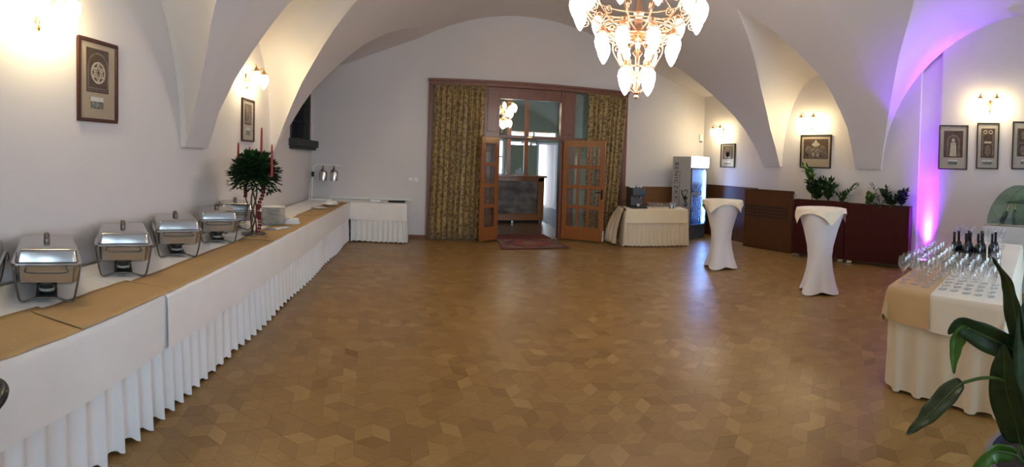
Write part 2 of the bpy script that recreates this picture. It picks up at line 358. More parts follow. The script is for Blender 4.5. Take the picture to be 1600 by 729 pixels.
# ------------------------------------------------------------------ the vault
R0 = 4.68
def zb(u): return 4.58 - R0 + math.sqrt(R0 * R0 - (4.33 * u) ** 2)
def PX(u, y): a = (XR(y) - XL) / 2; return XL + a * (1 + u)
NU = 48; UU = [-1 + 2 * i / NU for i in range(NU + 1)]
gYT = [(-1, 3.91), (-0.92, 3.81), (-0.855, 3.65), (-0.8, 3.55), (-0.4, 3.5), (0, 3.62), (0.5, 3.88), (0.76, 3.93), (0.88, 4.03), (1, 4.2)]
def yT(u): return pl(gYT, u)
LUN = [  # side, half?, near groin (|u| -> y), far groin, crown at the wall
    (-1, False, [(0.5, 4.98), (0.65, 4.42), (0.775, 4.25), (0.95, 4.26), (1, 4.39)], [(0.5, 4.98), (0.673, 5.52), (0.763, 5.79), (0.82, 6.01), (0.878, 6.17), (0.94, 6.42), (1, 6.55)], 3.45),
    (-1, True, [(0.5, 8.35), (0.525, 8.18), (0.618, 7.63), (0.703, 7.27), (0.816, 7.0), (0.862, 6.84), (1, 6.70)], None, 3.35),
    (1, False, [(0.5, 5.34), (0.61, 5.05), (0.71, 4.87), (0.80, 4.69), (0.917, 4.63), (1, 4.69)], [(0.5, 5.34), (0.639, 5.65), (0.803, 6.06), (0.915, 6.27), (1, 6.33)], 3.45),
    (1, True, [(0.5, 8.35), (0.635, 7.91), (0.776, 7.47), (0.898, 7.02), (1, 6.79)], None, 3.35)]
vm = MB()
def strip(us, fa, fb, fz, n):
    vm.grid(lambda a, b: (lambda u: (lambda y: (PX(u, y), y, fz(u, y)))(lerp(fa(u), fb(u), b)))(us[round(a * (len(us) - 1))]), len(us) - 1, n)
mid = [u for u in UU if -0.5001 <= u <= 0.5001]
strip(mid, yT, lambda u: YB, lambda u, y: zb(u), 12)
for sd in (-1, 1):
    us = [u for u in UU if u * sd >= 0.4999]
    ls = [l for l in LUN if l[0] == sd]
    strip(us, yT, lambda u: pl(ls[0][2], abs(u)), lambda u, y: zb(u), 5)
    strip(us, lambda u: pl(ls[0][3], abs(u)), lambda u: pl(ls[1][2], abs(u)), lambda u, y: zb(u), 5)
    for sd_, half, gl, gr, z0 in ls:
        usx = sorted(us, key=lambda u: abs(u))
        na = len(usx) - 1; zap = zb(0.5)
        def capf(a, b):
            u = usx[round(a * na)]; s_ = (1 - abs(u)) / 0.5
            y0 = pl(gl, abs(u)); y1 = YB if half else pl(gr, abs(u))
            if half: v = -cos(b * PI / 2)
            else: v = -cos(b * PI)
            y = lerp(y0, y1, (v + 1) / (1 if half else 2))
            rd = lerp(z0, zap, s_ ** 1.15)
            return (PX(u, y), y, zb(u) + (max(rd, zb(u)) - zb(u)) * math.sqrt(max(0, 1 - v * v)))
        vm.grid(capf, na, 20)
        # back to the wall plane
        vm.grid(lambda a, b: (lambda p: (p[0] + (1 - a) * 0.07 * sd, p[1], p[2]))(capf(1.0, b)), 1, 20)
    for ya, yb in (((3.91, 4.39), (6.55, 6.70)) if sd < 0 else ((4.2, 4.69), (6.33, 6.79))):
        vm.add([(PX(sd, ya), ya, zb(1)), (PX(sd, yb), yb, zb(1)), (PX(sd, yb) + 0.07 * sd, yb, zb(1)), (PX(sd, ya) + 0.07 * sd, ya, zb(1))], [(0, 1, 2, 3)])
gDL = [(0, 0.9), (0.848, 3.17), (0.905, 3.53), (0.948, 3.73), (1, 3.91)]
gDR = [(0, 0.9), (0.636, 2.87), (0.752, 3.33), (0.884, 3.79), (1, 4.2)]
def yN(u): return pl(gDL if u < 0 else gDR, abs(u))
def yS(u): return 2 * lerp(0.9, 1.35, abs(u)) - yN(u)
def zN(u, y): return zb(u) + 0.12 * (yT(u) - y)
def zS(u, y): return zb(u) + 0.112 * (y + 2.0)
strip(UU, yN, yT, zN, 8); strip(UU, lambda u: -2.0, yS, zS, 8); strip(UU, lambda u: YF, lambda u: -2.0, lambda u, y: zb(u), 4)
for sd in (-1, 1):
    us = sorted([u for u in UU if u * sd >= -1e-6], key=lambda u: abs(u))
    def web(a, b):
        u = us[round(a * (len(us) - 1))]; ys, yn = yS(u), yN(u); v = -cos(b * PI); y = lerp(ys, yn, (v + 1) / 2)
        za, zc = zS(u, ys), zN(u, yn); base = lerp(za, zc, (v + 1) / 2); rd = max(lerp(4.35, 4.9, 1 - abs(u)), (za + zc) / 2)
        return (PX(u, y), y, base + (rd - (za + zc) / 2) * math.sqrt(max(0, 1 - v * v)))
    vm.grid(web, len(us) - 1, 32)
    vm.grid(lambda a, b: (lambda p: (p[0] + (1 - a) * 0.07 * sd, p[1], p[2]))(web(1.0, b)), 1, 32)
    vm.grid(lambda a, b: (PX(sd, y := lerp(YF, yS(sd), a)) + 0.07 * sd * b, y, lerp(zb(1), zS(sd, y), 1 if y > -2 else 0)), 8, 1)
struct(vm.build('ceiling', plaster, smooth='all', merge=False))

# ------------------------------------------------------------------ parquet floor
fl = bx(WL - 0.3, XE, YF - 0.3, YB + 0.06, -0.12, -0.012).build('floor', subfloor); struct(fl)
SD = 0.118; ROTF = math.radians(8)
tiles = []
def hexc(k): return (SD * sin(k * PI / 3), SD * cos(k * PI / 3))
cr, sr = cos(ROTF), sin(ROTF)
for j in range(-80, 90):
    for i in range(-80, 90):
        cx = i * math.sqrt(3) * SD + (j % 2) * math.sqrt(3) / 2 * SD; cy = j * 1.5 * SD
        X, Y = cx * cr - cy * sr + 2.2, cx * sr + cy * cr + 2.5
        if not (WL - 0.1 < X < 8.0 and YF - 0.1 < Y < YB + 0.05 and X < WR(Y) + 0.15): continue
        for k in (0, 2, 4): tiles.append((X, Y, k))
def tile_mesh(k, tone, i):
    p = [(0, 0), hexc(k), tuple(a + b for a, b in zip(hexc(k), hexc(k + 2))), hexc(k + 2)]
    p = [(0, 0), hexc(k), hexc(k + 1), hexc(k + 2)]
    gx = sum(q[0] for q in p) / 4; gy = sum(q[1] for q in p) / 4
    q = [((x - gx) * 0.992 + gx, (y - gy) * 0.992 + gy) for x, y in p]
    q = [(x * cr - y * sr, x * sr + y * cr) for x, y in q]
    return q
def tone(): return min(1, max(0, random.gauss(0.45, 0.15)))
QT = {k: tile_mesh(k, 0, 0) for k in (0, 2, 4)}
def big(X, Y, k):
    d = math.hypot(X, Y)
    if d < 2.42 or X < -1.35: return 99
    a = math.atan2(X, Y)
    if not (-0.93 < a < 1.25) or (X > 2.7 and Y < 2.0): return 99
    if X > 1.5 and Y < 0.75: return 99
    return d
tiles.sort(key=lambda t: big(*t))
near, rest = tiles[:300], tiles[300:]
TT = [0.14, 0.28, 0.40, 0.48, 0.60, 0.78]; TM = {}
for k in (0, 2, 4):
    for ti, tn in enumerate(TT):
        me = MB().prism(QT[k], -0.012, 0.0).mesh('parquet_block', parquet)
        me.attributes.new('tone', 'FLOAT', 'FACE').data.foreach_set('value', [tn] * len(me.polygons)); TM[k, ti] = me
for X, Y, k in near:
    o = bpy.data.objects.new('parquet_block', TM[k, random.choices(range(6), (1, 2, 3, 3, 2, 1))[0]]); COL.objects.link(o)
    o.location = (X, Y, random.uniform(-0.0006, 0.0)); o.parent = fl
mb = MB(); tv = []
for X, Y, k in rest:
    q = [(x + X, y + Y) for x, y in QT[k]]; n0 = len(mb.v); t_ = tone()
    mb.v += [(x, y, 0.0) for x, y in q] + [(x, y, -0.012) for x, y in q]
    mb.f += [(n0, n0 + 1, n0 + 2, n0 + 3)] + [(n0 + i, n0 + 4 + i, n0 + 4 + (i + 1) % 4, n0 + (i + 1) % 4) for i in range(4)]
    tv += [t_] * 5
me = bpy.data.meshes.new('parquet_field'); me.from_pydata(mb.v, [], mb.f)
me.attributes.new('tone', 'FLOAT', 'FACE').data.foreach_set('value', tv); me.materials.append(parquet)
o = bpy.data.objects.new('parquet_field', me); COL.objects.link(o); o.parent = fl; o['kind'] = 'stuff'
# skirting
struct(bx(WL, 0.01, YB - 0.02, YB, 0, 0.07).build('baseboard_back', wood_frame))
struct(bx(WL, WL + 0.02, YF, YB, 0, 0.07).build('baseboard_left', wood_frame))

# ------------------------------------------------------------------ barred window high on the left wall
root = bpy.data.objects.new('window_1', None); COL.objects.link(root); struct(root); root.location = (WL, 8.24, 1.93)
bx(-0.32, 0.16, -0.76, 0.78, -0.14, 0.0).box(-0.32, 0.12, -0.72, 0.74, -0.19, -0.14).build('window_sill', stone_dark, root, bevel=0.012)
f = MB()
for a, b in ((-0.69, -0.58), (0.58, 0.69)): f.box(-0.3, 0.0, a, b, 0, 1.32)
f.box(-0.3, 0.0, -0.69, 0.69, 1.22, 1.32); f.build('window_frame', stone_dark, root)
bx(-0.26, -0.25, -0.58, 0.58, 0, 1.22).build('pane', mat('dark_pane', (0.02, 0.022, 0.022), 0.15, var=0.3), root)  # dark glazing behind the bars
for i in range(9):
    y = -0.48 + 0.12 * i; MB().tube([(-0.1, y, 0), (-0.1, y, 1.22)], 0.011, 6).build('window_bar', iron, root)
for z in (0.35, 0.85): bx(-0.115, -0.085, -0.58, 0.58, z - 0.012, z + 0.012).build('cross_bar', iron, root)
#END_STRUCT

# ------------------------------------------------------------------ wooden portal in the back wall (setting)
pr = bpy.data.objects.new('door_1', None); COL.objects.link(pr); struct(pr); pr.location = (0, YB, 0)
def part(name, m_, parent, *boxes, bevel=0.006, **k):
    q = MB()
    for b in boxes: q.box(*b)
    return q.build(name, m_, parent, bevel=bevel, **k)
part('lintel', wood_frame, pr, (0.0, 4.26, -0.10, 0.12, 3.10, 3.20), (-0.02, 4.28, -0.13, -0.06, 3.17, 3.22))
for a, b in ((0.0, 0.09), (4.17, 4.26)): part('jamb', wood_frame, pr, (a, b, -0.08, 0.12, 0, 3.10))
for a, b in ((1.13, 1.44), (2.74, 3.05)): part('post', wood_frame, pr, (a, b, -0.05, 0.10, 0, 3.10), (a + 0.05, b - 0.05, -0.065, -0.05, 2.2, 3.05))
part('transom_bar', wood_frame, pr, (1.44, 2.74, -0.05, 0.10, 2.07, 2.14), (1.13, 3.05, -0.08, -0.05, 2.075, 2.10))
part('transom_head', wood_frame, pr, (1.44, 2.74, -0.04, 0.10, 2.88, 3.10))
bx(1.44, 2.74, 0.02, 0.026, 2.14, 2.88).build('pane', pane_glass, pr)
bx(0.09, 1.13, 0.02, 0.026, 0.0, 3.10).build('pane', pane_glass, pr)
bx(3.05, 4.17, 0.02, 0.026, 0.0, 3.10).build('pane', pane_glass, pr)
part('side_rail', wood_frame, pr, (3.05, 4.17, -0.04, 0.08, 2.07, 2.14)); part('side_rail', wood_frame, pr, (0.09, 1.13, -0.04, 0.08, 2.07, 2.14))
part('threshold', wood_frame, pr, (0.0, 4.26, -0.06, 0.3, 0, 0.012), bevel=0)
tagp = bx(2.02, 2.12, -0.088, -0.08, 2.10, 2.118).build('plate', brass, pr)
# curtains: separate cloths of brocade
def curtain(x0, x1, xb0, xb1, label, ph):
    th = thing('curtain', label, 'curtain', (0, YB - 0.16, 0), 0, 'brocade curtains in the wooden portal')
    def fn(a, b):
        z = lerp(3.08, 0.03, b); k = b ** 1.2
        x = lerp(lerp(x0, xb0, k), lerp(x1, xb1, k), a); n = (x1 - x0) * 9
        return (x + 0.012 * sin(2 * PI * n * a + 1.3 + ph), 0.035 * sin(2 * PI * n * a + ph) * (0.7 + 0.5 * b) + 0.012 * sin(2 * PI * n * 2.3 * a), z)
    MB().grid(fn, 110, 14).build('drape', brocade, th, smooth='all', solid=0.004)
    MB().tube([(x0 - 0.03, 0.04, 3.085), (x1 + 0.03, 0.04, 3.085)], 0.012, 8).build('curtain_rod', brass, th)
    return th
curtain(0.10, 1.12, 0.04, 1.06, 'wide gold and brown brocade curtain beside the narrow door leaf', 0.0)
curtain(3.30, 4.20, 3.25, 3.98, 'gold and brown brocade curtain behind the wide open door leaf', 0.8)
# door leaves
def leaf(label, hinge, ang, wd, cols, flip):
    th = thing('door_leaf', label, 'door', (hinge[0], hinge[1], 0.028), ang, 'glazed wooden door leaves')
    H = 2.05; st = 0.105; sx = 1
    x = lambda v: v * flip
    def b2(q, a, b, y0, y1, z0, z1): q.box(min(x(a), x(b)), max(x(a), x(b)), y0, y1, z0, z1)
    for a, b in ((0, st), (wd - st, wd)):
        q = MB(); b2(q, a, b, -0.02, 0.02, 0, H); q.build('stile', wood_door, th, bevel=0.004)
    for z0, z1 in ((0, 0.27), (H - 0.13, H)):
        q = MB(); b2(q, st, wd - st, -0.02, 0.02, z0, z1); q.build('rail', wood_door, th, bevel=0.004)
    gz0, gz1 = 0.27, H - 0.13; ph = (gz1 - gz0) / 4; pw = (wd - 2 * st) / cols
    for i in range(1, 4):
        q = MB(); b2(q, st, wd - st, -0.016, 0.016, gz0 + i * ph - 0.035, gz0 + i * ph + 0.035); q.build('muntin', wood_door, th, bevel=0.004)
    for i in range(1, cols):
        q = MB(); b2(q, st + i * pw - 0.026, st + i * pw + 0.026, -0.0155, 0.0155, gz0, gz1); q.build('muntin', wood_door, th, bevel=0.004)
    for i in range(cols):
        for j in range(4):
            q = MB(); b2(q, st + i * pw, st + (i + 1) * pw, -0.003, 0.003, gz0 + j * ph, gz0 + (j + 1) * ph); q.build('pane', pane_glass, th)
    for z in (0.25, 1.0, 1.8):
        MB().tube([(0, 0.024, z - 0.05), (0, 0.024, z + 0.05)], 0.012, 8).build('hinge', iron, th)
    return th, wd, x
th, wd, x = leaf('narrow wooden door leaf with one column of glass panes', (1.43, 8.93), 0.66, 0.50, 1, -1)
th, wd, x = leaf('wide open wooden door leaf with twelve glass panes and lever', (2.80, 8.95), -0.70, 0.92, 3, 1)
q = MB().tube([(wd - 0.05, -0.02, 1.0), (wd - 0.05, -0.07, 1.0), (wd - 0.17, -0.075, 1.0)], 0.010, 8); q.box(wd - 0.07, wd - 0.03, -0.026, -0.02, 0.86, 1.06)
q.tube([(wd - 0.05, -0.03, 0.9), (wd - 0.05, -0.04, 0.9)], 0.013, 8); q.build('door_handle', iron, th)
part('kick_guard', white_pl, th, (wd - 0.012, wd + 0.004, -0.024, 0.024, 0.02, 0.22), bevel=0)

# rug across the threshold
rg = thing('rug', 'red and beige oriental rug lying across the doorway', 'rug', (2.02, 8.78, 0), 0.0)
MB().prism([(-0.66, -0.81), (0.66, -0.81), (0.56, 0.82), (-0.52, 0.82)], 0.012, 0.016).build('edge_band', rug_edge, rg)
bx(-0.60, 0.60, -0.76, 0.2, 0.016, 0.018).build('border', rug_border, rg)
bx(-0.47, 0.47, -0.64, 0.2, 0.018, 0.020).build('field', rug_field, rg)
q = MB(); q.prism([(0.34 * cos(a) * (1 + 0.12 * cos(8 * a)), -0.28 + 0.27 * sin(a) * (1 + 0.12 * cos(8 * a))) for a in [2 * PI * i / 48 for i in range(48)]], 0.020, 0.022); q.build('medallion', rug_red, rg)
q = MB(); q.prism([(0.16 * cos(a) * (1 + 0.2 * cos(6 * a)), -0.28 + 0.13 * sin(a) * (1 + 0.2 * cos(6 * a))) for a in [2 * PI * i / 48 for i in range(48)]], 0.022, 0.024); q.build('medallion_heart', rug_cream, rg)
for sx in (-1, 1):
    for sy in (-1, 1):
        q = MB(); q.prism([(sx * 0.47, -0.28 + sy * 0.36), (sx * 0.30, -0.28 + sy * 0.36), (sx * 0.47, -0.28 + sy * 0.16)], 0.020, 0.022); q.build('corner_motif', rug_cream, rg)

# ------------------------------------------------------------------ room beyond the doorway
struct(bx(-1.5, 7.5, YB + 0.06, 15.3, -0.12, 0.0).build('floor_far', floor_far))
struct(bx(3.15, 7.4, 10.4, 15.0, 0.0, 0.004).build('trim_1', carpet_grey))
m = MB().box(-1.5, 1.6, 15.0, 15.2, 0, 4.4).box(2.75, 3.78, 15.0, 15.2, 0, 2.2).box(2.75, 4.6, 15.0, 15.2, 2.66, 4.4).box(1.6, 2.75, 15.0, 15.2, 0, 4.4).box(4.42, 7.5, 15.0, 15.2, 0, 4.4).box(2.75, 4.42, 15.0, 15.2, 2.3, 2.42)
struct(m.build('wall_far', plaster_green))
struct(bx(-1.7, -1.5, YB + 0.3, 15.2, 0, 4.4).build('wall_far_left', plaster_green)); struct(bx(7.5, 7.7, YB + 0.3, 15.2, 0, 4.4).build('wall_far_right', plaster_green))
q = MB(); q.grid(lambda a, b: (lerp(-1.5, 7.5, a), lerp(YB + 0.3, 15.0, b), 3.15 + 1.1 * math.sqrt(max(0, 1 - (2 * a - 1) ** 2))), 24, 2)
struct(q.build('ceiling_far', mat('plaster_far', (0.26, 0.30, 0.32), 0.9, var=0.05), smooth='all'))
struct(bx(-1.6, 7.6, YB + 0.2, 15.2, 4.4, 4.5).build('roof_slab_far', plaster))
# bright passage and windows at its end
wn = bpy.data.objects.new('window_6', None); COL.objects.link(wn); struct(wn); wn.location = (0, 15.1, 0)
bx(2.75, 4.45, 0.12, 0.14, 2.40, 2.96).build('pane', daylit, wn)
part('window_frame', white_pl, wn, (3.60, 3.66, 0.0, 0.1, 2.42, 2.95), (2.95, 4.4, 0.0, 0.1, 2.42, 2.47))
part('outlook', vista, wn, (3.0, 3.58, 0.10, 0.12, 2.60, 2.80), (3.70, 4.25, 0.10, 0.12, 2.62, 2.80), bevel=0)
ps = bpy.data.objects.new('door_2', None); COL.objects.link(ps); struct(ps); ps.location = (0, 15.2, 0)
bx(3.5, 4.7, 1.4, 1.42, 0, 2.4).build('passage_window', daylit, ps)
part('passage_wall', plaster, ps, (3.5, 3.6, 0, 1.4, 0, 2.4), (4.5, 4.6, 0, 1.4, 0, 2.4), (3.5, 4.7, 0, 1.4, 2.3, 2.4), (3.5, 4.7, 0, 1.4, -0.1, 0), bevel=0)
part('door_frame', white_pl, ps, (3.74, 3.80, -0.22, 0.02, 0, 2.3), (4.40, 4.46, -0.22, 0.02, 0, 2.3), (3.74, 4.46, -0.22, 0.02, 2.24, 2.30))
wd_ = bpy.data.objects.new('window_7', None); COL.objects.link(wd_); struct(wd_); wd_.location = (1.75, 14.9, 0)
bx(0, 0.75, 0.0, 0.02, 1.2, 2.3).build('pane', daylit, wd_)
part('window_frame', white_pl, wd_, (-0.06, 0.0, -0.05, 0.05, 1.1, 2.4), (0.75, 0.81, -0.05, 0.05, 1.1, 2.4), (-0.06, 0.81, -0.05, 0.05, 2.3, 2.4), (-0.06, 0.81, -0.05, 0.05, 1.1, 1.2), (0, 0.75, -0.03, 0.03, 1.75, 1.80))
# bar counter
ct = thing('bar_counter', 'wooden bar counter with brown marbled front beyond the doorway', 'counter', (1.2, 11.5, 0))
part('body', wood_door, ct, (0, 1.86, 0.06, 0.6, 0.07, 1.2))
part('plinth', rubber, ct, (0.06, 1.80, 0.10, 0.55, 0, 0.07), bevel=0)
part('frame_border', wood_door, ct, (0, 1.88, 0.0, 0.06, 0.07, 0.24), (1.72, 1.88, 0.0, 0.06, 0.24, 1.2), (0, 1.88, 0.0, 0.06, 1.10, 1.2), (0, 0.12, 0.0, 0.06, 0.24, 1.1))
bx(0.12, 1.72, 0.02, 0.07, 0.24, 1.10).build('marbled_panel', marble, ct)
part('countertop', wood_door, ct, (-0.04, 1.94, -0.05, 0.65, 1.2, 1.25))
for x_ in (1.02, 1.80): part('foot', steel, ct, (x_, x_ + 0.06, 0.03, 0.09, 0, 0.07))
for x_ in (2.16, 2.64):
    po = part('bar_post', wood_door, None, (-0.055, 0.055, -0.055, 0.055, 0, 2.9), (-0.07, 0.07, -0.07, 0.07, 0, 0.06)); po.location = (x_ + 0.02, 11.95, 1.251)
    tag(po, 'square wooden post rising from the bar counter ' + ('close to the counter middle' if x_ < 2.3 else 'by the bright passage'), 'post')
cz = 1.251
def tumbler(r, h): 
    q = MB(); q.capt = False; return q.lathe([(r * 0.82, 0), (r, h)], 12)
g0 = None
for i, (x_, y_, h) in enumerate(((1.86, 11.75, 0.16), (1.93, 11.7, 0.18), (2.02, 11.74, 0.15), (2.09, 11.7, 0.19), (2.36, 11.68, 0.14), (2.45, 11.72, 0.2), (2.54, 11.7, 0.15), (2.59, 11.76, 0.18))):
    o = tumbler(0.035, h).build('bar_glass', glass, None, smooth=True); o.location = (x_, y_, cz)
    tag(o, 'clear drinking glass on the bar counter beyond the doorway', 'glass', 'glasses on the bar counter')
# lit chandelier of that room
fc = thing('chandelier', 'lit brass chandelier hanging in the room beyond the doorway', 'chandelier', (1.86, 11.3, 2.45))
MB().lathe([(0.0, -0.15), (0.03, -0.12), (0.02, 0), (0.05, 0.1), (0.03, 0.3), (0.06, 0.5), (0.015, 0.6), (0.012, 1.7), (0.06, 1.74), (0.06, 1.78)], 12).build('stem', brass, fc, smooth=True)
for rr, zz, nn in ((0.22, 0.15, 6), (0.34, 0.55, 8)):
    MB().tube([(rr * cos(2 * PI * i / 24), rr * sin(2 * PI * i / 24), zz + 0.08) for i in range(24)], 0.010, 6, closed=True).build('hoop', brass, fc)
    for i in range(nn):
        a = 2 * PI * i / nn; X, Y = rr * cos(a), rr * sin(a)
        MB().tube([(0.03 * cos(a), 0.03 * sin(a), zz + 0.02), (X * 0.6, Y * 0.6, zz - 0.02), (X, Y, zz + 0.08)], 0.008, 6).build('arm', brass, fc)
        MB().lathe([(0.0, -0.14), (0.03, -0.10), (0.052, -0.03), (0.045, 0.03), (0.025, 0.06)], 12, (X, Y, zz)).build('glass_shade', opal_far, fc, smooth=True)

# ------------------------------------------------------------------ big chandelier
def shade_prof(r, h): return [(0.0, 0.0), (r * 0.20, h * 0.05), (r * 0.52, h * 0.20), (r * 0.86, h * 0.44), (r, h * 0.66), (r * 0.88, h * 0.86), (r * 0.55, h * 0.98), (r * 0.42, h)]
CHX, CHY, CHZ = 2.0, 4.03, 2.254
CTOP = zb(0) - 0.03 - CHZ
ch = thing('chandelier', 'large gilt chandelier with tiers of white flame shades under the vault', 'chandelier', (CHX, CHY, CHZ))
MB().lathe([(0, 0), (0.018, 0.006), (0.024, 0.022), (0.014, 0.042), (0.03, 0.06), (0.012, 0.085), (0.03, 0.14), (0.05, 0.20), (0.03, 0.25), (0.018, 0.30), (0.022, 0.42), (0.05, 0.46), (0.022, 0.50), (0.03, 0.56), (0.10, 0.585), (0.115, 0.61), (0.07, 0.635), (0.09, 0.66), (0.05, 0.70), (0.03, 0.80), (0.055, 0.86), (0.03, 0.92), (0.022, 1.3), (0.06, 1.4), (0.02, 1.5), (0.012, 1.55), (0.012, CTOP - 0.1), (0.09, CTOP - 0.06), (0.10, CTOP)], 16).build('stem', copper, ch, smooth=True)
def hoop(r, z, t): return MB().tube([(r * cos(2 * PI * i / 48), r * sin(2 * PI * i / 48), z) for i in range(48)], t, 6, closed=True).build('hoop', copper, ch, smooth='all')
hoop(0.155, 0.30, 0.009); hoop(0.20, 0.62, 0.010); hoop(0.39, 0.665, 0.012); hoop(0.39, 0.70, 0.006); hoop(0.62, 1.0, 0.010); hoop(0.50, 1.04, 0.008); hoop(0.22, 1.38, 0.012)
def spiral(c_, r0, turns, ax, n=22, sgn=1):
    out = []
    for i in range(n):
        t = i / (n - 1); a = sgn * turns * 2 * PI * t; r = r0 * (1 - 0.8 * t)
        out.append(Vector(c_) + Vector((ax[0] * r * cos(a), ax[1] * r * cos(a), r * sin(a))))
    return out
def arm(a, P, t=0.008, sc=(), name='arm'):
    d = (cos(a), sin(a)); q = MB()
    q.tube(catmull([(d[0] * r, d[1] * r, z) for r, z in P], 5), t, 6)
    for r, z, r0, sg in sc: q.tube(spiral((d[0] * r, d[1] * r, z), r0, 1.4, d, sgn=sg), t * 0.65, 5)
    return q.build(name, copper, ch, smooth='all')
SH = MB().lathe(shade_prof(0.070, 0.235), 16).mesh('glass_shade', opal_ch, smooth='all')
HD = MB().lathe([(0.030, 0), (0.052, 0.004), (0.058, 0.016), (0.034, 0.034), (0.022, 0.05), (0.014, 0.075)], 14).mesh('shade_holder', copper, smooth='all')
def bulb(r, a, z):
    p = (r * cos(a), r * sin(a), z)
    h = bpy.data.objects.new('shade_holder', HD); COL.objects.link(h); h.parent = ch; h.location = p
    b = bpy.data.objects.new('glass_shade', SH); COL.objects.link(b); b.parent = h; b.location = (0, 0, -0.228)
va = math.atan2(CHY, CHX)
for i in range(4):
    a = va + PI / 4 + i * PI / 2
    bulb(0.165, a, 0.28); arm(a, [(0.03, 0.22), (0.10, 0.34), (0.165, 0.37), (0.165, 0.34)], 0.008, [(0.09, 0.27, 0.04, 1)])
for i in range(8):
    a = va + PI / 8 + i * PI / 4
    bulb(0.38, a, 0.60); arm(a, [(0.08, 0.60), (0.20, 0.555), (0.33, 0.62), (0.385, 0.70), (0.38, 0.66)], 0.009, [(0.27, 0.655, 0.05, 1), (0.17, 0.60, 0.035, -1)])
    a += PI / 8
    arm(a, [(0.10, 0.63), (0.22, 0.62), (0.25, 0.50), (0.20, 0.38), (0.14, 0.29), (0.05, 0.24)], 0.008, [(0.20, 0.50, 0.05, 1), (0.12, 0.36, 0.04, -1)], 'basket_rib')
    arm(a + PI / 16, [(0.05, 0.20), (0.10, 0.22), (0.12, 0.13), (0.05, 0.08), (0.02, 0.06)], 0.006, (), 'leaf_scroll')
for i in range(12):
    a = va + PI / 12 + i * PI / 6
    bulb(0.63, a, 0.95); arm(a, [(0.10, 0.66), (0.30, 0.68), (0.48, 0.78), (0.60, 0.98), (0.64, 1.06), (0.63, 1.01)], 0.009, [(0.50, 0.92, 0.07, 1), (0.40, 0.80, 0.05, -1), (0.57, 0.80, 0.05, -1)])
    if i % 2 == 0: arm(a, [(0.50, 1.04), (0.34, 1.16), (0.22, 1.38), (0.02, 1.5)], 0.006, [(0.36, 1.10, 0.05, 1)], 'stay')

# ------------------------------------------------------------------ wall lamps
def make_sconce():
    r = thing('wall_lamp', 'brass two-armed wall lamp with lit white glass shades', 'lamp', (0, 0, 0), 0, 'two-armed wall lamps')
    q = MB().lathe([(0.0, 0.0), (0.030, 0.002), (0.034, 0.010), (0.018, 0.020), (0, 0.022)], 14); q.xf(T(rx=PI / 2) ); q.xf(Matrix.Diagonal((1, 1, 2.6, 1)))
    q.build('wall_plate', brass, r, smooth=True)
    MB().lathe([(0, -0.13), (0.012, -0.12), (0.016, -0.105), (0.008, -0.09)], 10, (0, -0.02, 0)).build('drop_finial', brass, r, smooth=True)
    for sx in (-1, 1):
        q = MB().tube(catmull([(0, -0.015, -0.02), (sx * 0.03, -0.07, 0.0), (sx * 0.08, -0.14, 0.10), (sx * 0.125, -0.19, 0.16), (sx * 0.135, -0.21, 0.13)], 6), 0.007, 8)
        q.tube(spiral((sx * 0.05, -0.08, 0.07), 0.035, 1.3, (0.6 * sx, -0.8)), 0.004, 5)
        q.build('arm', brass, r, smooth='all')
        h = MB().lathe([(0.036, 0), (0.054, 0.006), (0.050, 0.024), (0.026, 0.044), (0.016, 0.052), (0.012, 0.075), (0, 0.085)], 16, (sx * 0.135, -0.21, 0.06)).build('shade_holder', brass, r, smooth=True)
        MB().lathe(shade_prof(0.066, 0.19), 18, (sx * 0.135, -0.21, -0.125)).build('glass_shade', opal, h, smooth='all')
    return r
RWZ = -(PI / 2 - 0.169)
sc0 = make_sconce()
put(sc0, (WL, 5.55, 2.62), PI / 2); sc0['label'] = 'brass wall lamp above the narrow upright picture over the buffet'
dup(sc0, (WL, 2.02, 2.57), PI / 2, 'brass wall lamp beside the picture with the six-pointed star')
dup(sc0, (WR(2.34), 2.34, 2.80), RWZ, 'brass wall lamp above the two upright pictures beside the violet wall')
dup(sc0, (WR(5.65), 5.65, 2.54), RWZ, 'brass wall lamp above the wide picture over the planter plants')
dup(sc0, (WR(8.26), 8.26, 2.45), -PI / 2, 'brass wall lamp above the small picture by the corner sensor')

# ------------------------------------------------------------------ violet uplight in the wall niche
ul = thing('uplight', 'violet floor uplight standing by the wall niche beyond the planter', 'lamp', (WR(3.36) - 0.06, 3.36, 0))
MB().lathe([(0.09, 0), (0.09, 0.01), (0.075, 0.02), (0.075, 0.14), (0.085, 0.15), (0.085, 0.165)], 20).build('housing', black, ul, smooth=True)
MB().lathe([(0.0, 0.0), (0.07, 0.0), (0.07, 0.004), (0, 0.004)], 20, (0, 0, 0.166)).build('lens', led_lens, ul)
for ang, pw, size, colr, bl in ((13, 0.30, 18, (1.0, 0.20, 0.9), 0.9), (10, 1.5, 32, (0.28, 0.006, 1.0), 0.9), (-2, 0.75, 50, (0.20, 0.008, 1.0), 1.0)):
    l = bpy.data.lights.new('uplight_beam', 'SPOT'); l.energy = LED_W * pw; l.color = colr; l.spot_size = math.radians(size); l.spot_blend = bl; l.shadow_soft_size = 0.04
    o = bpy.data.objects.new('uplight_beam', l); COL.objects.link(o); o.parent = ul; o.location = (0, 0, 0.19); o.rotation_euler = (0, math.radians(180 + ang), -0.0)

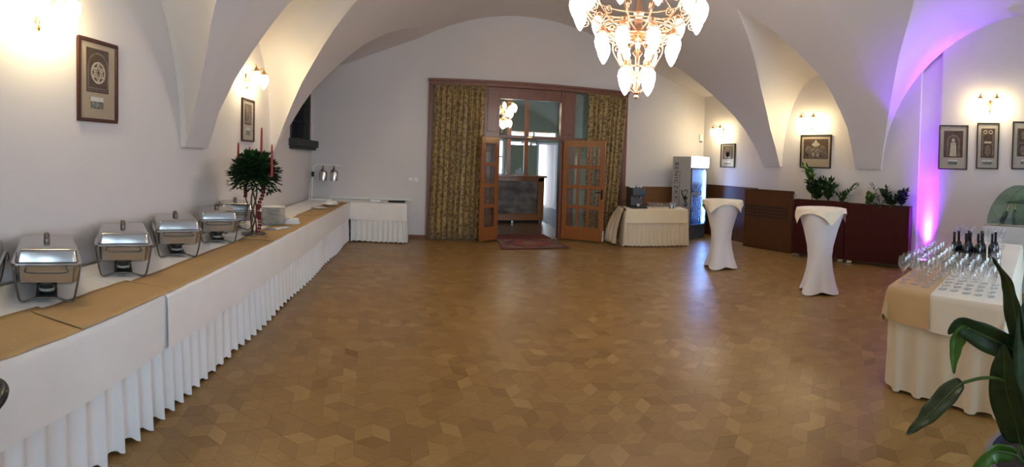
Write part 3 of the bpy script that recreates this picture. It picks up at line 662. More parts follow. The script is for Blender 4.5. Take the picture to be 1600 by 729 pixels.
# ------------------------------------------------------------------ pictures
def picture(label, loc, rz, wd, ht, fm, mb_, pr_, ph, motif, fw=0.02, name='framed_picture'):
    r = thing(name, label, 'picture', loc, rz, 'framed pictures on the walls'); y0 = -0.028
    q = MB(); a, b = wd / 2, ht / 2
    q.box(-a, a, y0, 0, b - fw, b).box(-a, a, y0, 0, -b, -b + fw).box(-a, -a + fw, y0, 0, -b + fw, b - fw).box(a - fw, a, y0, 0, -b + fw, b - fw)
    q.build('frame', fm, r, bevel=0.003)
    bx(-a + fw, a - fw, -0.012, -0.004, -b + fw, b - fw).build('mat_board', mb_, r)
    x0, x1, z0, z1 = pr_; p = bx(x0, x1, -0.0145, -0.012, z0, z1).build('print', print_dark, r)
    for mt, polys in motif:
        q = MB()
        for pg in polys: q.extr([(x, -0.0148, z) for x, z in pg], (0, -0.0012, 0))
        q.build('print_motif', mt, p)['kind'] = 'stuff'
    if ph:
        x0, x1, z0, z1 = ph; p2 = bx(x0, x1, -0.0145, -0.012, z0, z1).build('small_photo', print_photo, r)
        bx(x0, x1, -0.0155, -0.0145, lerp(z0, z1, 0.62), z1).build('photo_sky', print_sky, p2)
    bx(-a + fw, a - fw, -0.020, -0.019, -b + fw, b - fw).build('glazing', pane_thin, r)
    return r
pane_thin = glassmat('picture_glass', (0.98, 0.98, 0.98), 0.06, 0.0, 0.12)
def ringp(cx, cz_, r1, r2, n=28, a0=0, a1=2 * PI):
    out = []
    for i in range(n):
        p, q2 = a0 + (a1 - a0) * i / n, a0 + (a1 - a0) * (i + 1) / n
        out.append([(cx + r1 * cos(p), cz_ + r1 * sin(p)), (cx + r2 * cos(p), cz_ + r2 * sin(p)), (cx + r2 * cos(q2), cz_ + r2 * sin(q2)), (cx + r1 * cos(q2), cz_ + r1 * sin(q2))])
    return out
def rect(x0, x1, z0, z1): return [(x0, z0), (x1, z0), (x1, z1), (x0, z1)]
def seg(p, q2, t):
    d = Vector(q2) - Vector(p); n_ = Vector((-d.y, d.x)).normalized() * t
    p, q2 = Vector(p), Vector(q2); return [tuple(p + n_), tuple(p - n_), tuple(q2 - n_), tuple(q2 + n_)]
def disc(cx, cz_, rx, rz_, n=20): return [(cx + rx * cos(2 * PI * i / n), cz_ + rz_ * sin(2 * PI * i / n)) for i in range(n)]
star = []
for a0 in (PI / 2, -PI / 2):
    P3 = [(0.068 * cos(a0 + k * 2 * PI / 3), 0.065 + 0.068 * sin(a0 + k * 2 * PI / 3)) for k in range(3)]
    star += [seg(P3[k], P3[(k + 1) % 3], 0.006) for k in range(3)]
star += ringp(0, 0.065, 0.016, 0.022)
picture('large framed print of a round window with a six-pointed star', (WL, 2.64, 2.17), PI / 2, 0.46, 0.64, wood_dark, matboard, (-0.135, 0.125, -0.09, 0.25), (-0.085, 0.06, -0.215, -0.125),
        [(print_light, star + ringp(0, 0.065, 0.070, 0.086)), (print_mid, ringp(0, 0.10, 0.108, 0.122, 20, 0, PI) + [rect(-0.122, -0.108, -0.05, 0.10), rect(0.108, 0.122, -0.05, 0.10), rect(-0.125, 0.115, -0.065, -0.052), rect(-0.125, 0.115, -0.08, -0.073)])], 0.026)
picture('narrow upright picture of a tall building beneath the buffet wall lamp', (WL, 5.62, 2.08), PI / 2, 0.42, 0.575, wood_dark, matboard2, (-0.12, 0.12, -0.06, 0.22), (-0.07, 0.07, -0.2, -0.10),
        [(print_mid, [rect(-0.10, 0.10, -0.04, 0.0), rect(-0.06, -0.01, 0, 0.16), rect(0.02, 0.08, 0, 0.10), [(-0.06, 0.16), (-0.01, 0.16), (-0.035, 0.2)]])], 0.022)
arch1 = ringp(0, 0.06, 0.085, 0.13, 20, 0, PI) + [rect(-0.13, -0.085, -0.05, 0.06), rect(0.085, 0.13, -0.05, 0.06)]
picture('small framed print of a pointed arch beside the corner sensor', (WR(8.1), 8.06, 1.90), -PI / 2, 0.52, 0.55, frame_black, matboard2, (-0.19, 0.19, -0.08, 0.22), (-0.1, 0.1, -0.20, -0.13),
        [(print_mid, arch1 + [disc(0, 0.03, 0.07, 0.07)]), (print_light, [[(-0.09, -0.05), (0.09, -0.05), (0.06, 0.05), (0, 0.12), (-0.06, 0.05)]])], 0.022)
picture('wide framed print of an ornate crowned shrine above the planter', (WR(5.56), 5.56, 1.985), RWZ, 0.68, 0.64, frame_black, matboard, (-0.27, 0.27, -0.14, 0.24), None,
        [(print_mid, [disc(-0.16, 0.0, 0.08, 0.11), disc(0.15, 0.02, 0.09, 0.10), disc(0, -0.02, 0.10, 0.12), rect(-0.24, 0.24, -0.13, -0.10), disc(-0.20, -0.07, 0.05, 0.05), disc(0.21, -0.06, 0.05, 0.06)]),
         (print_light, [disc(0, 0.13, 0.09, 0.035), [(-0.08, 0.13), (0.08, 0.13), (0.05, 0.175), (-0.05, 0.175)], disc(0, 0.195, 0.018, 0.022)] + ringp(-0.05, 0.0, 0.03, 0.045, 14) + ringp(0.05, 0.0, 0.03, 0.045, 14) + [disc(-0.05, -0.07, 0.035, 0.03), disc(0.05, -0.07, 0.035, 0.03)])], 0.024)
picture('upright framed print of a robed figure in an arch next to violet light', (WR(2.94), 2.94, 2.085), RWZ, 0.50, 0.75, frame_black, matboard2, (-0.165, 0.165, -0.17, 0.28), (-0.08, 0.08, -0.29, -0.21),
        [(print_mid, ringp(0, 0.10, 0.08, 0.115, 18, 0, PI) + [rect(-0.115, -0.08, -0.15, 0.10), rect(0.08, 0.115, -0.15, 0.10)]), (print_light, [disc(0, 0.12, 0.03, 0.035), [(-0.06, -0.15), (0.06, -0.15), (0.045, 0.08), (-0.045, 0.08)]])])
picture('upright framed print of a carved portal below the lamp arms', (WR(2.36), 2.36, 2.12), RWZ, 0.37, 0.77, frame_black, matboard2, (-0.115, 0.115, -0.20, 0.29), (-0.085, 0.085, -0.31, -0.235),
        [(print_mid, [rect(-0.10, -0.075, -0.18, 0.20), rect(0.075, 0.10, -0.18, 0.20), disc(0, -0.08, 0.05, 0.09)]), (print_light, ringp(-0.045, 0.23, 0.02, 0.035, 14) + ringp(0.045, 0.23, 0.02, 0.035, 14) + [rect(-0.06, 0.06, 0.04, 0.075)])])
picture('upright framed print with two pale panels above the glass display case', (WR(1.71), 1.71, 2.14), RWZ, 0.50, 0.79, frame_black, matboard2, (-0.17, 0.17, -0.18, 0.28), (-0.10, 0.06, -0.31, -0.23),
        [(print_mid, [disc(-0.06, 0.17, 0.05, 0.07), disc(-0.07, -0.08, 0.05, 0.08), disc(0.08, 0.1, 0.05, 0.12), rect(-0.15, 0.15, 0.03, 0.05), rect(-0.16, -0.15, -0.16, 0.26), rect(0.15, 0.16, -0.16, 0.26)])])

# sensor box in the corner, light switch
sn = thing('wall_sensor', 'small white sensor box high in the wall corner', 'sensor', (6.28, YB, 2.25))
part('housing', white_pl, sn, (-0.04, 0.04, -0.06, 0, 0, 0.17), bevel=0.01); MB().lathe([(0, -0.03), (0.03, -0.02), (0.035, 0.0)], 12, (0.0, -0.035, 0)).build('eye', black, sn, smooth=True)
sw = thing('light_switch', 'white light switch on the back wall beside the portal', 'switch', (-0.22, YB, 1.19))
part('plate', white_pl, sw, (-0.04, 0.04, -0.008, 0, -0.04, 0.04), bevel=0.003); part('rocker', porcelain, sw, (-0.025, 0.025, -0.016, -0.008, -0.025, 0.025), bevel=0.003)
sk = thing('wall_socket', 'white socket plate left of the light switch', 'socket', (-0.33, YB, 1.20))
part('plate', white_pl, sk, (-0.04, 0.04, -0.006, 0, -0.03, 0.03), bevel=0.003); MB().lathe([(0.0, 0), (0.018, 0.001), (0.02, 0.004)], 12).xf(T(loc=(0, -0.006, 0), rx=PI / 2)).build('outlet', porcelain, sk)
# rail along the back wall behind the short table
struct(part('trim_2', white_pl, None, (-2.0, -0.30, YB - 0.025, YB, 0.76, 0.80), bevel=0.004))

# ------------------------------------------------------------------ wainscot
struct(part('trim_3', wood_wain2, None, (4.27, 6.36, YB - 0.03, YB, 0, 1.10), (4.27, 6.36, YB - 0.045, YB, 1.10, 1.13), bevel=0.004))
struct(part('trim_4', wood_wain, None, (WR(7) - 0.03, WR(7), 7.0, YB - 0.03, 0, 1.19), (WR(7) - 0.045, WR(7), 7.0, YB - 0.03, 1.19, 1.21), bevel=0.004))
rc = thing('radiator_cover', 'brown wooden radiator cover with rows of round holes', 'radiator cover', (6.10, 7.10, 0), -math.atan2(1.17, 0.23))
LR = 1.19
part('body', wood_wain, rc, (0, LR, 0.0, 0.03, 0.03, 1.19), (0, 0.025, 0.03, 0.16, 0, 1.19), (0.0, LR, 0.03, 0.06, 1.14, 1.19))
part('cap_rail', wood_wain, rc, (-0.01, LR + 0.005, -0.012, 0.03, 1.19, 1.205), bevel=0.003); part('plinth', wood_wain, rc, (0, LR, 0.005, 0.03, 0, 0.03), bevel=0)
q = MB()
for i in range(15):
    for j in range(4):
        q.prism([(0.06 + 0.07 * i + 0.024 * cos(a), 0.024 * sin(a)) for a in [2 * PI * k / 8 for k in range(8)]], 0.0, 0.003)
        n_ = len(q.v); 
        for v in range(n_ - 16, n_):
            x_, y_, z_ = q.v[v]; q.v[v] = (x_, -0.001 - z_, 0.66 + 0.065 * j + y_)
q.build('vent_holes', ink, rc)['kind'] = 'stuff'

# ------------------------------------------------------------------ cloth helpers
def resample(path, step):
    P = [Vector(p) for p in path]; out = []; acc = 0.0
    for a, b in zip(P, P[1:]):
        d = (b - a).length; n = max(1, round(d / step))
        for i in range(n): out.append((a.lerp(b, i / n), (b - a).normalized(), acc + d * i / n))
        acc += d
    out.append((P[-1], (P[-1] - P[-2]).normalized(), acc)); return out
def skirt(name, label, path, z1, m_, z0=0.012, wl=0.115, amp=0.030, group=None, seed=0, flare=0.02):
    rs = resample(path, 0.012); rnd = random.Random(seed); ph = []; p = 0.0; phases = []
    # uneven pleats
    for P, t, s_ in rs:
        phases.append(2 * PI * s_ / wl + 1.1 * sin(s_ * 2.3 + seed) + 0.7 * sin(s_ * 5.1 + seed * 2))
    zs = [0, 0.08, 0.3, 0.6, 1.0]; q = MB(); n = len(rs); k = len(zs)
    hemw = [0.012 * wob(s_ * 1.7 + seed) for _, _, s_ in rs]
    for i, (P, t, s_) in enumerate(rs):
        nrm = Vector((t.y, -t.x))
        for b in zs:
            A = amp * (0.25 + 0.75 * b) * (0.75 + 0.35 * sin(s_ * 3.7 + seed)); sh = sin(phases[i]); sh = sh * abs(sh) ** -0.25 if abs(sh) > 1e-3 else 0
            off = A * sh + flare * b; lat = 0.012 * b * cos(phases[i])
            z = lerp(z1, z0 + max(0, hemw[i]) * 1.0 + (0.012 if sh < 0 else 0), b)
            q.v.append((P.x + nrm.x * off + t.x * lat, P.y + nrm.y * off + t.y * lat, z))
    for i in range(n - 1):
        for j in range(k - 1): q.f.append((i * k + j, (i + 1) * k + j, (i + 1) * k + j + 1, i * k + j + 1))
    o = q.build(name, m_, None, smooth='all', merge=False)
    return tag(o, label, 'table skirt', group)
def drape(name, label, cat, path_front, inward, z, drop, m_, group=None, seed=0, out=0.016, fold=0.010, tilt=0.0, th=0.003, lift=0.003):
    """flat strip of cloth over a table edge: path_front runs along the edge with the outside on its right"""
    rs = resample(path_front, 0.04); q = MB(); prof = [(-inward, 0, 0), (-inward * 0.5, 0, 0), (-0.03, 0, 0), (0.0, 0.0, 0), (out * 0.8, -0.012, 0), (out, -0.04, 0.3), (out * 1.2, -drop * 0.55, 0.7), (out * 1.4, -drop, 1)]
    k = len(prof); n = len(rs)
    for P, t, s_ in rs:
        nrm = Vector((t.y, -t.x))
        for a, dz, f_ in prof:
            o_ = a + f_ * fold * wob(s_ * 0.8 + seed, 1.2); zz = z + lift + dz + (f_ * tilt * s_ if dz else 0) + (0.004 * wob(s_ + seed) * f_ if dz else 0)
            q.v.append((P.x + nrm.x * o_, P.y + nrm.y * o_, zz))
    for i in range(n - 1):
        for j in range(k - 1): q.f.append((i * k + j, (i + 1) * k + j, (i + 1) * k + j + 1, i * k + j + 1))
    o = q.build(name, m_, None, smooth=True, merge=False, solid=th); tag(o, label, cat, group); return o
def table(label, loc, rz, L_, D_, H=0.745):
    t = thing('banquet_table', label, 'table', loc, rz, 'banquet tables under cloths')
    part('tabletop', wood_wain2, t, (0, L_, 0, D_, H - 0.03, H), bevel=0.003)
    for x_ in (0.12, L_ - 0.12):
        for y_ in (0.1, D_ - 0.1): MB().tube([(x_, y_, 0), (x_, y_, H - 0.03)], 0.018, 8).build('leg', steel_dark, t)
    return t
# ------------------------------------------------------------------ the long buffet on the left
TX = -1.47
for i, (a, b) in enumerate(((0.25, 2.2), (2.22, 4.17), (4.19, 6.14), (6.16, 8.11))):
    table(('long banquet table under the white buffet cloths by the first chafing dish', 'long banquet table hidden below the middle chafing dishes', 'long banquet table hidden below the candle centrepiece', 'long banquet table hidden below the white bowl')[i], (TX - 0.03, a, 0), PI / 2, b - a, 0.82)
table('banquet table under the short cloth along the back wall', (-1.47, 8.46, 0), 0, 1.08, 0.54)
bb = table('banquet table filling the buffet corner by the heat lamp', (-2.35, 8.14, 0), 0, 0.84, 0.86)
skirt('table_skirt', 'long white pleated skirt hanging along the buffet tables', [(TX - 0.022, 0.25), (TX - 0.022, 8.42)], 0.70, skirt_white, seed=1, group='pleated table skirts', wl=0.125, amp=0.034)
skirt('table_skirt', 'white pleated skirt of the short table at the back wall', [(TX + 0.03, 8.42), (-0.385, 8.42), (-0.385, 9.0)], 0.70, skirt_white, seed=4, group='pleated table skirts', wl=0.10, amp=0.022)
gcl = 'white cloths over the buffet'
drape('tablecloth', 'white tablecloth hanging deepest below the tan runner at the chafing dishes', 'tablecloth', [(TX + 0.02, 0.22), (TX - 0.005, 2.24)], 0.85, 0.745, 0.36, cloth_white, gcl, 1, tilt=0.02)
drape('tablecloth', 'white tablecloth with a vertical fold below the middle chafing dishes', 'tablecloth', [(TX + 0.006, 2.215), (TX + 0.002, 5.88)], 0.85, 0.7482, 0.325, cloth_white, gcl, 2, out=0.018)
drape('tablecloth', 'white tablecloth below the white bowl near the corner', 'tablecloth', [(TX, 5.885), (TX, 8.415)], 0.85, 0.745, 0.30, cloth_white, gcl, 3, out=0.012)
drape('tablecloth', 'white cloth over the short table at the back wall', 'tablecloth', [(TX + 0.02, 8.42), (-0.385, 8.42), (-0.383, 8.98)], 0.5, 0.745, 0.32, cloth_white, gcl, 5, out=0.014)
bx(-1.46, -0.40, 8.44, 8.99, 0.7485, 0.7515).build('tablecloth_top', cloth_white, bpy.data.objects['tablecloth.003'])
bx(-2.34, -1.46, 8.36, 9.0, 0.7485, 0.7515).build('tablecloth_top', cloth_white, bpy.data.objects['tablecloth.002'])
# tan runners, laid end to end
rl = ('tan runner piece crossing in front of the first chafing dish', 'tan runner piece in front of the second chafing dish', 'tan runner piece in front of the middle chafing dishes', 'tan runner piece under the leaflets and plates', 'tan runner piece under the white bowl')
for i, (a, b, xi, z_) in enumerate(((0.22, 1.56, -1.86, 0.7535), (1.50, 2.32, -1.83, 0.7585), (2.27, 4.2, -1.81, 0.7555), (4.14, 6.2, -1.82, 0.7590), (6.14, 8.36, -1.84, 0.7535))):
    q = MB(); n = 24
    fe = lambda t: TX + 0.006 + 0.005 * wob(t * 9 + i)
    q.grid(lambda u, v: (lerp(xi + 0.01 * sin(u * 5 + i), fe(u), v), lerp(a, b, u) + 0.03 * (v - 0.5) * (1 if i % 2 else -1), z_ + 0.0015 + 0.0012 * sin(u * 23 + v * 3)), n, 8)
    tag(q.build('table_runner', runner_tan, None, smooth='all', solid=0.0012), rl[i], 'table runner', 'tan runners on the buffet')

# ------------------------------------------------------------------ chafing dishes
def rrect(w_, d_, r, n=4):
    out = []
    for cx, cy, a0 in ((w_ / 2 - r, d_ / 2 - r, 0), (-w_ / 2 + r, d_ / 2 - r, PI / 2), (-w_ / 2 + r, -d_ / 2 + r, PI), (w_ / 2 - r, -d_ / 2 + r, 1.5 * PI)):
        out += [(cx + r * cos(a0 + PI / 2 * i / n), cy + r * sin(a0 + PI / 2 * i / n)) for i in range(n + 1)]
    return out
def loft(layers, cap0=True, cap1=True):
    q = MB(); n = len(layers[0][0])
    for pts, z in layers: q.v += [(x_, y_, z) for x_, y_ in pts]
    for i in range(len(layers) - 1): q.f += [(i * n + j, i * n + (j + 1) % n, (i + 1) * n + (j + 1) % n, (i + 1) * n + j) for j in range(n)]
    if cap0: q.f.append(tuple(range(n))[::-1])
    if cap1: q.f.append(tuple(range((len(layers) - 1) * n, len(layers) * n)))
    return q
def make_chafer():
    r = thing('chafing_dish', '', 'chafing dish', (0, 0, 0), 0, 'chafing dishes on the buffet', 1.05)
    W_, D_ = 0.385, 0.54
    pan = loft([(rrect(W_ - 0.075, D_ - 0.09, 0.035), 0.092), (rrect(W_ - 0.05, D_ - 0.06, 0.04), 0.105), (rrect(W_ - 0.035, D_ - 0.045, 0.04), 0.205)], True, False).build('water_pan', steel, r, smooth=True)
    rim = loft([(rrect(W_ - 0.01, D_ - 0.01, 0.03), 0.200), (rrect(W_, D_, 0.03), 0.205), (rrect(W_, D_, 0.03), 0.212), (rrect(W_ - 0.05, D_ - 0.06, 0.03), 0.2145)]).build('rim', steel, r, smooth=True)
    lid = loft([(rrect(W_ - 0.04, D_ - 0.05, 0.03), 0.216), (rrect(W_ - 0.045, D_ - 0.055, 0.03), 0.228), (rrect(W_ - 0.056, D_ - 0.066, 0.03), 0.268), (rrect(W_ - 0.066, D_ - 0.076, 0.028), 0.279), (rrect(W_ - 0.082, D_ - 0.092, 0.025), 0.283), (rrect(W_ - 0.22, D_ - 0.25, 0.02), 0.287)]).build('lid', steel, r, smooth=True)
    h = MB().tube(catmull([(0, -0.045, 0.284), (0, -0.04, 0.312), (0, 0.0, 0.324), (0, 0.04, 0.312), (0, 0.045, 0.284)], 4), 0.011, 8, flat=1.6); h.build('lid_handle', steel_dark, lid, smooth='all')
    for sy in (-1, 1):
        q = MB().tube(catmull([(-W_ / 2 + 0.012, sy * (D_ / 2 - 0.01), 0.20), (-W_ / 2 + 0.035, sy * (D_ / 2 - 0.015), 0.06), (-W_ / 2 + 0.06, sy * (D_ / 2 - 0.02), 0.006), (-0.05, sy * (D_ / 2 - 0.03), 0.022), (0.05, sy * (D_ / 2 - 0.03), 0.022), (W_ / 2 - 0.06, sy * (D_ / 2 - 0.02), 0.006), (W_ / 2 - 0.035, sy * (D_ / 2 - 0.015), 0.06), (W_ / 2 - 0.012, sy * (D_ / 2 - 0.01), 0.20)], 5), 0.0065, 7)
        q.build('stand_legs', steel_dark, r, smooth='all')
        MB().tube(catmull([(-0.11, sy * (D_ / 2 - 0.005), 0.185), (-0.105, sy * (D_ / 2 + 0.03), 0.178), (0, sy * (D_ / 2 + 0.034), 0.176), (0.105, sy * (D_ / 2 + 0.03), 0.178), (0.11, sy * (D_ / 2 - 0.005), 0.185)], 4), 0.006, 7).build('carry_handle', steel_dark, r, smooth='all')
    part('burner_shelf', black, r, (-0.06, 0.06, -D_ / 2 + 0.03, D_ / 2 - 0.03, 0.018, 0.024), bevel=0.002)
    for sx in (-1, 1): MB().tube([(sx * (W_ / 2 - 0.02), -D_ / 2 + 0.01, 0.197), (sx * (W_ / 2 - 0.02), D_ / 2 - 0.01, 0.197)], 0.006, 6).build('stand_rail', steel_dark, r)
    can = MB().lathe([(0.042, 0.0), (0.044, 0.004), (0.044, 0.06), (0.036, 0.064), (0.036, 0.058), (0, 0.056)], 16, (0, -0.14, 0.024)).build('fuel_can', black, r, smooth=True)
    MB().lathe([(0.0445, 0.015), (0.0448, 0.015), (0.0448, 0.03), (0.0445, 0.03)], 16, (0, -0.14, 0.024)).build('can_label', mat('can_label', (0.35, 0.36, 0.30), 0.6, var=0.3, vs=60), can)
    MB().tube([(W_ / 2 + 0.004, D_ / 2 - 0.05, 0.20), (W_ / 2 + 0.012, D_ / 2 - 0.05, 0.16), (W_ / 2 - 0.002, D_ / 2 - 0.05, 0.150)], 0.004, 6).build('lid_hook', steel_dark, r)
    return r
def chafer_pose(fx, fy, ang):   # centre of the front edge and its direction -> centre of the dish
    return (fx - sin(ang) * 0.285, fy + cos(ang) * 0.285, 0.759)
cf0 = make_chafer()
poses = [(-1.86, 1.63, 0.84, 'steel chafing dish with closed lid at the tan runner overlap'), (-1.89, 2.35, 0.70, 'steel chafing dish with closed lid, second along the buffet'), (-1.90, 3.07, 0.66, 'steel chafing dish with closed lid, in the middle of the row'),
         (-1.89, 3.78, 0.56, 'steel chafing dish with closed lid, fourth along the buffet'), (-2.05, 4.55, 0.52, 'steel chafing dish with closed lid standing behind the candle centrepiece stand')]
for i, (fx, fy, an, lb) in enumerate(poses):
    P = chafer_pose(fx, fy, an)
    if i == 0: put(cf0, P, an, 1.05); cf0['label'] = lb
    else: dup(cf0, P, an, lb)
dup(cf0, chafer_pose(-2.04, 1.18, 0.84), 0.84, 'steel chafing dish at the near end of the buffet beside the wall lamp')

# ------------------------------------------------------------------ centrepiece with greenery and candles
cx_, cy_ = -1.80, 4.43
cp_ = thing('centrepiece', 'tall green leaf centrepiece on a twisted stand with trailing red amaranth', 'flower arrangement', (cx_, cy_, 0.7615))
MB().lathe([(0.0, 0), (0.13, 0.0), (0.13, 0.012), (0.06, 0.022), (0.02, 0.03)], 20).build('base', steel_dark, cp_, smooth=True)
for k in range(3):
    MB().tube([(0.03 * cos(k * 2.1 + t * 0.55), 0.03 * sin(k * 2.1 + t * 0.55), 0.02 + t * 0.052) for t in range(11)], 0.009, 6).build('stand_rod', stem_brown, cp_, smooth='all')
MB().tube(catmull([(-0.02, 0.03, 0.52), (-0.10, 0.0, 0.42), (-0.06, -0.03, 0.30), (-0.09, -0.02, 0.18)], 6), 0.007, 6).build('vine', stem_brown, cp_, smooth='all')
def leafquad(q, p, d, up_, L_, W_):
    d = d.normalized(); sd = d.cross(up_); sd = sd.normalized() if sd.length > 1e-4 else d.orthogonal().normalized(); nn = sd.cross(d)
    k = len(q.v); m1 = p + d * L_ * 0.45; q.v += [tuple(p), tuple(m1 + sd * W_ / 2 + nn * W_ * 0.15), tuple(p + d * L_), tuple(m1 - sd * W_ / 2 + nn * W_ * 0.15), tuple(m1)]
    q.f += [(k, k + 1, k + 4), (k + 1, k + 2, k + 4), (k + 2, k + 3, k + 4), (k + 3, k, k + 4)]
rnd = random.Random(5)
def spray(n, rad, zc, hz, L_, W_, droop, m_, name):
    q = MB()
    for i in range(n):
        a = rnd.uniform(0, 2 * PI); el = rnd.uniform(-0.7, 1.3); tip = Vector((rad * cos(a) * cos(el) , rad * sin(a) * cos(el), zc + hz * sin(el) - droop * rnd.random() * cos(el)))
        c0 = Vector((0, 0, zc - 0.05)); P = [c0.lerp(tip, t) + Vector((0, 0, 0.05 * sin(t * PI))) for t in (0.3, 0.45, 0.6, 0.75, 0.88, 1.0)]
        q.tube(P, 0.002, 3, cap=False)
        for j, p in enumerate(P):
            for sg in (-1, 1):
                d = (tip - c0).normalized() * 0.7 + Vector((-sin(a) * sg, cos(a) * sg, rnd.uniform(-0.5, 0.5))) * 0.8
                leafquad(q, p, d, Vector((rnd.uniform(-0.5, 0.5), rnd.uniform(-0.5, 0.5), 1)), L_ * rnd.uniform(0.7, 1.2), W_)
        leafquad(q, P[-1], tip - c0, Vector((0, 0, 1)), L_, W_)
    o = q.build(name, m_, cp_, merge=False); o['kind'] = 'stuff'; return o
spray(150, 0.265, 0.66, 0.17, 0.075, 0.032, 0.12, leaf_dark, 'foliage')
spray(120, 0.235, 0.70, 0.17, 0.07, 0.03, 0.08, leaf_mid, 'foliage')
q = MB()
for i in range(16):
    t = i / 15; 
    for k in range(4): 
        P = Vector((0.13 + 0.02 * sin(t * 9) - 0.06 * t, -0.09 + 0.02 * t, 0.56 - 0.52 * t)); a = k * 1.6 + i
        q.lathe([(0, -0.02), (0.016 * (1 - 0.4 * t), 0), (0, 0.02)], 6, (P.x + 0.014 * cos(a), P.y + 0.014 * sin(a), P.z))
q.build('amaranth_tassel', amaranth, cp_)['kind'] = 'stuff'
q = MB()
for i in range(7):
    for k in range(3): q.lathe([(0, -0.02), (0.014, 0), (0, 0.02)], 6, (-0.10 + 0.012 * cos(k * 2 + i), 0.0 + 0.012 * sin(k * 2 + i), 0.52 - 0.02 * i))
q.build('amaranth_tassel', amaranth, cp_)['kind'] = 'stuff'
for i, (dx, dy, z0_, z1_, lb) in enumerate(((-0.16, -0.07, 0.70, 0.97, 'short red taper candle at the chafing dish side of the centrepiece'), (-0.10, 0.10, 0.70, 0.93, 'shortest red taper candle half hidden at the back of the centrepiece'), (0.07, 0.02, 0.70, 1.13, 'tallest red taper candle standing up from the centrepiece'), (0.24, -0.12, 0.62, 0.95, 'red taper candle leaning out over the plates side of the centrepiece'))):
    t = thing('candle', lb, 'candle', (cx_ + dx, cy_ + dy, 0.7615 + z0_), 0, 'red candles in the centrepiece')
    h = z1_ - z0_; MB().lathe([(0.017, 0), (0.011, h * 0.9), (0.008, h), (0, h)], 10).build('wax', candle_red, t, smooth=True)
    MB().tube([(0, 0, h), (0.001, 0, h + 0.012)], 0.0015, 4).build('wick', ink, t)

# ------------------------------------------------------------------ plates, leaflets, bowl, heat lamp, tray
plp = [(0.0, 0.0), (0.075, 0.0), (0.08, 0.003), (0.135, 0.014), (0.137, 0.017), (0.08, 0.007), (0.0, 0.004)]
PM = MB().lathe(plp, 28).mesh('dinner_plate', porcelain, smooth=True)
for i in range(12):
    o = bpy.data.objects.new('dinner_plate', PM); COL.objects.link(o); o.location = (-1.86, 5.22, 0.7555 + i * 0.0185); o.scale = (1.12, 1.12, 1)
    tag(o, 'white dinner plate in the stack beside the centrepiece' if 0 < i < 11 else ('white dinner plate at the bottom of the stack' if i == 0 else 'topmost white dinner plate of the stack'), 'plate', 'stacked dinner plates')
for i, (x_, y_, a, mt, lb) in enumerate(((-1.66, 4.90, 0.5, paper_white, 'white leaflet lying on the tan runner before the plates'), (-1.72, 4.80, 0.2, mat('paper_blue', (0.10, 0.16, 0.30), 0.6, var=0.3, vs=30), 'blue printed leaflet half under the white one'), (-1.62, 4.98, 0.7, mat('paper_grey', (0.35, 0.36, 0.36), 0.7, var=0.3, vs=30), 'grey printed leaflet beside the white one'))):
    q = MB().grid(lambda u, v: ((u - 0.5) * 0.10, (v - 0.5) * 0.21, 0.006 * sin(u * PI)), 6, 2); o = q.build('leaflet', mt, None, smooth='all', solid=0.002); o.location = (x_, y_, 0.7625 + (0.004, 0.0005, 0.0008)[i]); o.rotation_euler = (0, 0, a - 0.9)
    tag(o, lb, 'leaflet', 'leaflets on the runner')
nk = thing('napkin_stack', 'folded white napkins piled on the runner beside the plates', 'napkins', (-1.66, 5.36, 0.7615), 0.3)
for i in range(4):
    q = loft([(rrect(0.19 - 0.01 * i, 0.19, 0.02), 0.014 * i), (rrect(0.20 - 0.01 * i, 0.20, 0.02), 0.014 * i + 0.006), (rrect(0.18 - 0.01 * i, 0.19, 0.02), 0.014 * i + 0.0135)]).build('napkin', paper_white, nk, smooth=True)
ja = thing('condiment_jar', 'small black and white jar standing by the wall behind the plates', 'jar', (-2.12, 5.45, 0.7555))
MB().lathe([(0.045, 0), (0.05, 0.01), (0.05, 0.15), (0.04, 0.17)], 14).build('body', white_pl, ja, smooth=True); MB().lathe([(0.052, 0.03), (0.0525, 0.03), (0.0525, 0.12), (0.052, 0.12)], 14).build('label_band', ink, ja); MB().lathe([(0.042, 0.17), (0.042, 0.2), (0.0, 0.203)], 14).build('lid', ink, ja)
tr_ = thing('plate', 'flat white serving plate on the cloth behind the napkins', 'plate', (-1.95, 5.72, 0.7555)); MB().lathe(plp, 24).build('dish', porcelain, tr_, smooth=True)
bw = thing('serving_bowl', 'white rumpled cloth in a low bowl at the buffet corner', 'bowl', (-1.63, 7.5, 0.757))
MB().lathe([(0.0, 0.0), (0.06, 0.0), (0.14, 0.05), (0.145, 0.05), (0.07, 0.008), (0, 0.006)], 24).build('bowl', porcelain, bw, smooth=True)
q = MB().grid(lambda u, v: (0.13 * (2 * u - 1), 0.13 * (2 * v - 1), 0.05 + 0.055 * max(0, 1 - (2 * u - 1) ** 2 - (2 * v - 1) ** 2) + 0.012 * sin(u * 17) * sin(v * 13)), 14, 14); q.build('napkin_cloth', paper_white, bw, smooth='all')
o = MB().lathe(plp, 24).build('plate', porcelain, None, smooth=True); o.location = (-1.74, 7.12, 0.758); tag(o, 'white plate lying on the runner beside the rumpled cloth bowl', 'plate')
hl = thing('heat_lamp', 'white carving heat lamp with two hanging steel shades', 'heat lamp', (-2.24, 8.62, 0.752))
part('base', white_pl, hl, (-0.06, 0.36, -0.12, 0.16, 0, 0.03), bevel=0.008)
q = MB().tube(catmull([(-0.03, 0, 0.03), (-0.02, 0, 0.3), (0.0, 0, 0.60), (0.03, 0, 0.68), (0.10, 0, 0.71), (0.3, 0, 0.70), (0.54, 0, 0.69)], 6), 0.014, 8); q.build('arm', white_pl, hl, smooth='all')
part('switch_box', black, hl, (-0.035, 0.015, -0.03, 0.03, 0.46, 0.56), bevel=0.005)
